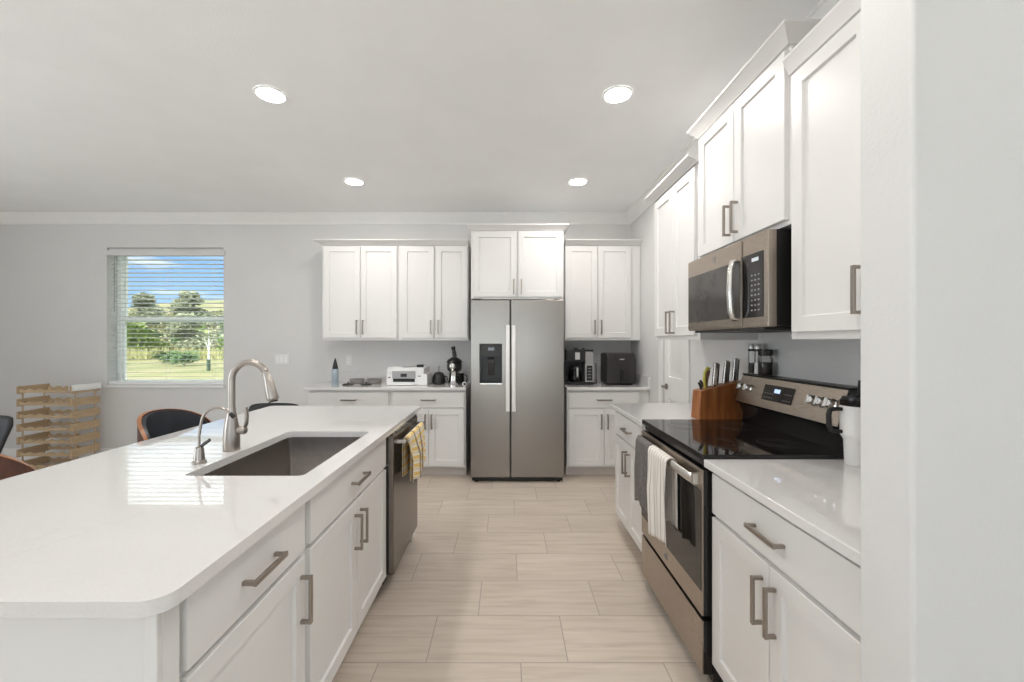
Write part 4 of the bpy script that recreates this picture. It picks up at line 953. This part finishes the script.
def leaves(mb, c, R, n, size, rnd, squash=.8):
    for _ in range(n):
        v = Vector((rnd.gauss(0, 1), rnd.gauss(0, 1), rnd.gauss(0, 1))).normalized()*(rnd.random()**.4)
        p = Vector(c) + Vector((v.x*R, v.y*R, v.z*R*squash))
        a = Vector((rnd.gauss(0, 1), rnd.gauss(0, 1), rnd.gauss(0, 1))).normalized(); b = a.orthogonal().normalized(); s = size*rnd.uniform(.6, 1.3)
        a = a*s; b = b*s*.55
        mb.quad((p-a, p-b*.9, p+a, p+b*.9))
def tree_proto(kind, seed):
    rnd = random.Random(seed)
    t = bpy.data.objects.new('scrub_tree', None); COL.objects.link(t)
    crown = MB(); nb = 7
    hgt = {'leaf_dark': 5.0, 'leaf_grey': 6.5, 'leaf_lime': 3.6, 'leaf_brown': 6.8}[kind]
    trunk = MB().tube([(0, 0, 0), (.1, .05, hgt*.3), (.0, 0, hgt*.6), (.15, 0, hgt*.9)], [.16, .13, .10, .04], 8)
    for k in range(nb):
        f = k/(nb-1); a = rnd.uniform(0, 6.28); q = (1-f)*1.5
        leaves(crown, (q*math.cos(a), q*math.sin(a), hgt*(.22+.68*f)), 1.5-.5*f, 300 if kind != 'leaf_brown' else 240, .26, rnd)
        trunk.tube([(0, 0, hgt*(.15+.6*f)), (q*.7*math.cos(a), q*.7*math.sin(a), hgt*(.24+.66*f))], [.06, .02], 6)
    obj('trunk', trunk, 'bark', t); obj('foliage', crown, kind, t, norm=False, smooth=False)
    return t
LBL = {'leaf_dark': 'dark green bushy tree in the belt beyond the yard', 'leaf_grey': 'grey-green scrub tree in the belt beyond the yard', 'leaf_lime': 'low lime-green tree in the belt beyond the yard', 'leaf_brown': 'sparse brownish tree in the belt beyond the yard'}
rnd = random.Random(4)
protos = {k: tree_proto(k, i+11) for i, k in enumerate(LBL)}
used = set(); order = list(LBL)
for i in range(17):
    r_ = i % 3
    kind = (['leaf_dark', 'leaf_lime', 'leaf_grey', 'leaf_dark'], ['leaf_grey', 'leaf_brown', 'leaf_lime', 'leaf_grey'], ['leaf_brown', 'leaf_grey', 'leaf_brown', 'leaf_grey'])[r_][rnd.randrange(4)]
    y = (43, 53, 64)[r_] + rnd.uniform(-1, 1)
    x = (-49, -59, -70)[r_] + (5.4, 6.2, 7.2)[r_]*(i//3) + rnd.uniform(-.4, .4)
    o = protos[kind] if kind not in used else copy_tree(protos[kind]); used.add(kind)
    tag(o, LBL[kind], 'tree', 'trees beyond the window'); s = rnd.uniform(.9, 1.15)*(.70, .74, .86)[r_]
    o.location = (x, y, hillz(x, y)-.1); o.scale = (s*1.55, s*1.55, s); o.rotation_euler.z = rnd.uniform(0, 6)
for k in order:
    if k not in used:
        for ch_ in list(protos[k].children): bpy.data.objects.remove(ch_)
        bpy.data.objects.remove(protos[k])
# shrubs closer by
shrub = None
for i in range(16):
    x, y = (-31 + 1.7*i + rnd.uniform(-.3, .3), (26.5, 29.8, 28.2)[i % 3]) if i < 9 else (-52 + 5*(i-9), 48 + (i % 2))
    if shrub is None:
        shrub = bpy.data.objects.new('shrub', None); COL.objects.link(shrub); c = MB(); r2 = random.Random(3)
        for k in range(4): leaves(c, (r2.uniform(-.6, .6), r2.uniform(-.5, .5), .5+.1*k), .6, 130, .13, r2)
        obj('foliage', c, 'leaf_dark', shrub, norm=False, smooth=False); obj('stems', MB().tube([(0, 0, -.1), (.1, 0, .6)], .03, 6).tube([(0, 0, 0), (-.3, .1, .6)], .02, 6), 'bark', shrub); o = shrub
    else: o = copy_tree(shrub)
    tag(o, 'low green shrub on the rough grass outside the window', 'shrub', 'shrubs outside the window'); s = rnd.uniform(.6, 1.1)*(1 if i < 9 else 2.4)
    if i > 8: o['label'] = 'large green shrub growing between the trees beyond the yard'
    o.location = (x, y, hillz(x, y)); o.scale = (s, s, s); o.rotation_euler.z = rnd.uniform(0, 6)
t = NT('hill_scrub'); t.base(t.mix(.4, t.ramp(t.noise(.16, 4), [(.35, (.20, .24, .10)), (.5, (.36, .34, .20)), (.66, (.46, .42, .29))]), t.ramp(t.noise(1.6, 3), [(.3, (.14, .17, .08)), (.7, (.44, .42, .27))]))).set(.85, 0, .1)
g = MB(); r3 = random.Random(21)
for _ in range(420):
    y = r3.uniform(46, 80); x = -y*r3.uniform(.55, 1.12); hh = r3.uniform(.5, 1.5)
    leaves(g, (x, y, hillz(x, y) + hh*.55), hh*1.15, int(26 + 22*hh), .24, r3, .7)
o = obj('hillside_scrub', g, 'hill_scrub', None, norm=False, smooth=False); o['kind'] = 'stuff'; tag(o, 'low olive and tan scrub covering the slope behind the trees', 'scrub')
g = MB()
for _ in range(5200):
    x, y = rnd.uniform(-50, -14), rnd.uniform(31.5, 38.8); hh = rnd.uniform(.3, .95); w = rnd.uniform(.05, .12); a = rnd.uniform(0, 6.28); z = hillz(x, y)
    dx_, dy_ = w*math.cos(a), w*math.sin(a); l1, l2 = rnd.uniform(-.2, .2), rnd.uniform(-.2, .2)
    g.bm.faces.new([g.bm.verts.new(p) for p in ((x-dx_, y-dy_, z), (x+dx_, y+dy_, z), (x+l1, y+l2, z+hh))])
o = obj('tall_grass', g, 'leaf_straw', None, norm=False, smooth=False); o['kind'] = 'stuff'; tag(o, 'tall straw-green grass before the trees beyond the yard', 'grass')
sx_, sy_ = -15.6, 21.8
t = thing('young_tree', (sx_, sy_, GZ), 'thin pale-stemmed sapling in a dark guard on the lawn', 'tree')
obj('trunk', MB().tube([(sx_, sy_, GZ), (sx_+.02, sy_, 1.0), (sx_, sy_, 2.1)], [.06, .05, .02], 8).tube([(sx_, sy_, 1.0), (sx_+.3, sy_, 1.7)], [.03, .01], 6).tube([(sx_, sy_, .9), (sx_-.25, sy_, 1.6)], [.03, .01], 6), 'bark_pale', t)
obj('guard', MB().lathe((sx_, sy_, GZ+.001), [(.085, 0), (.085, .62), (.07, .62), (.07, .02)], 12, cap=False), 'guard_green', t)
c = MB(); leaves(c, (sx_, sy_, 1.7), .5, 70, .09, rnd); obj('foliage', c, 'leaf_grey', t, norm=False, smooth=False)
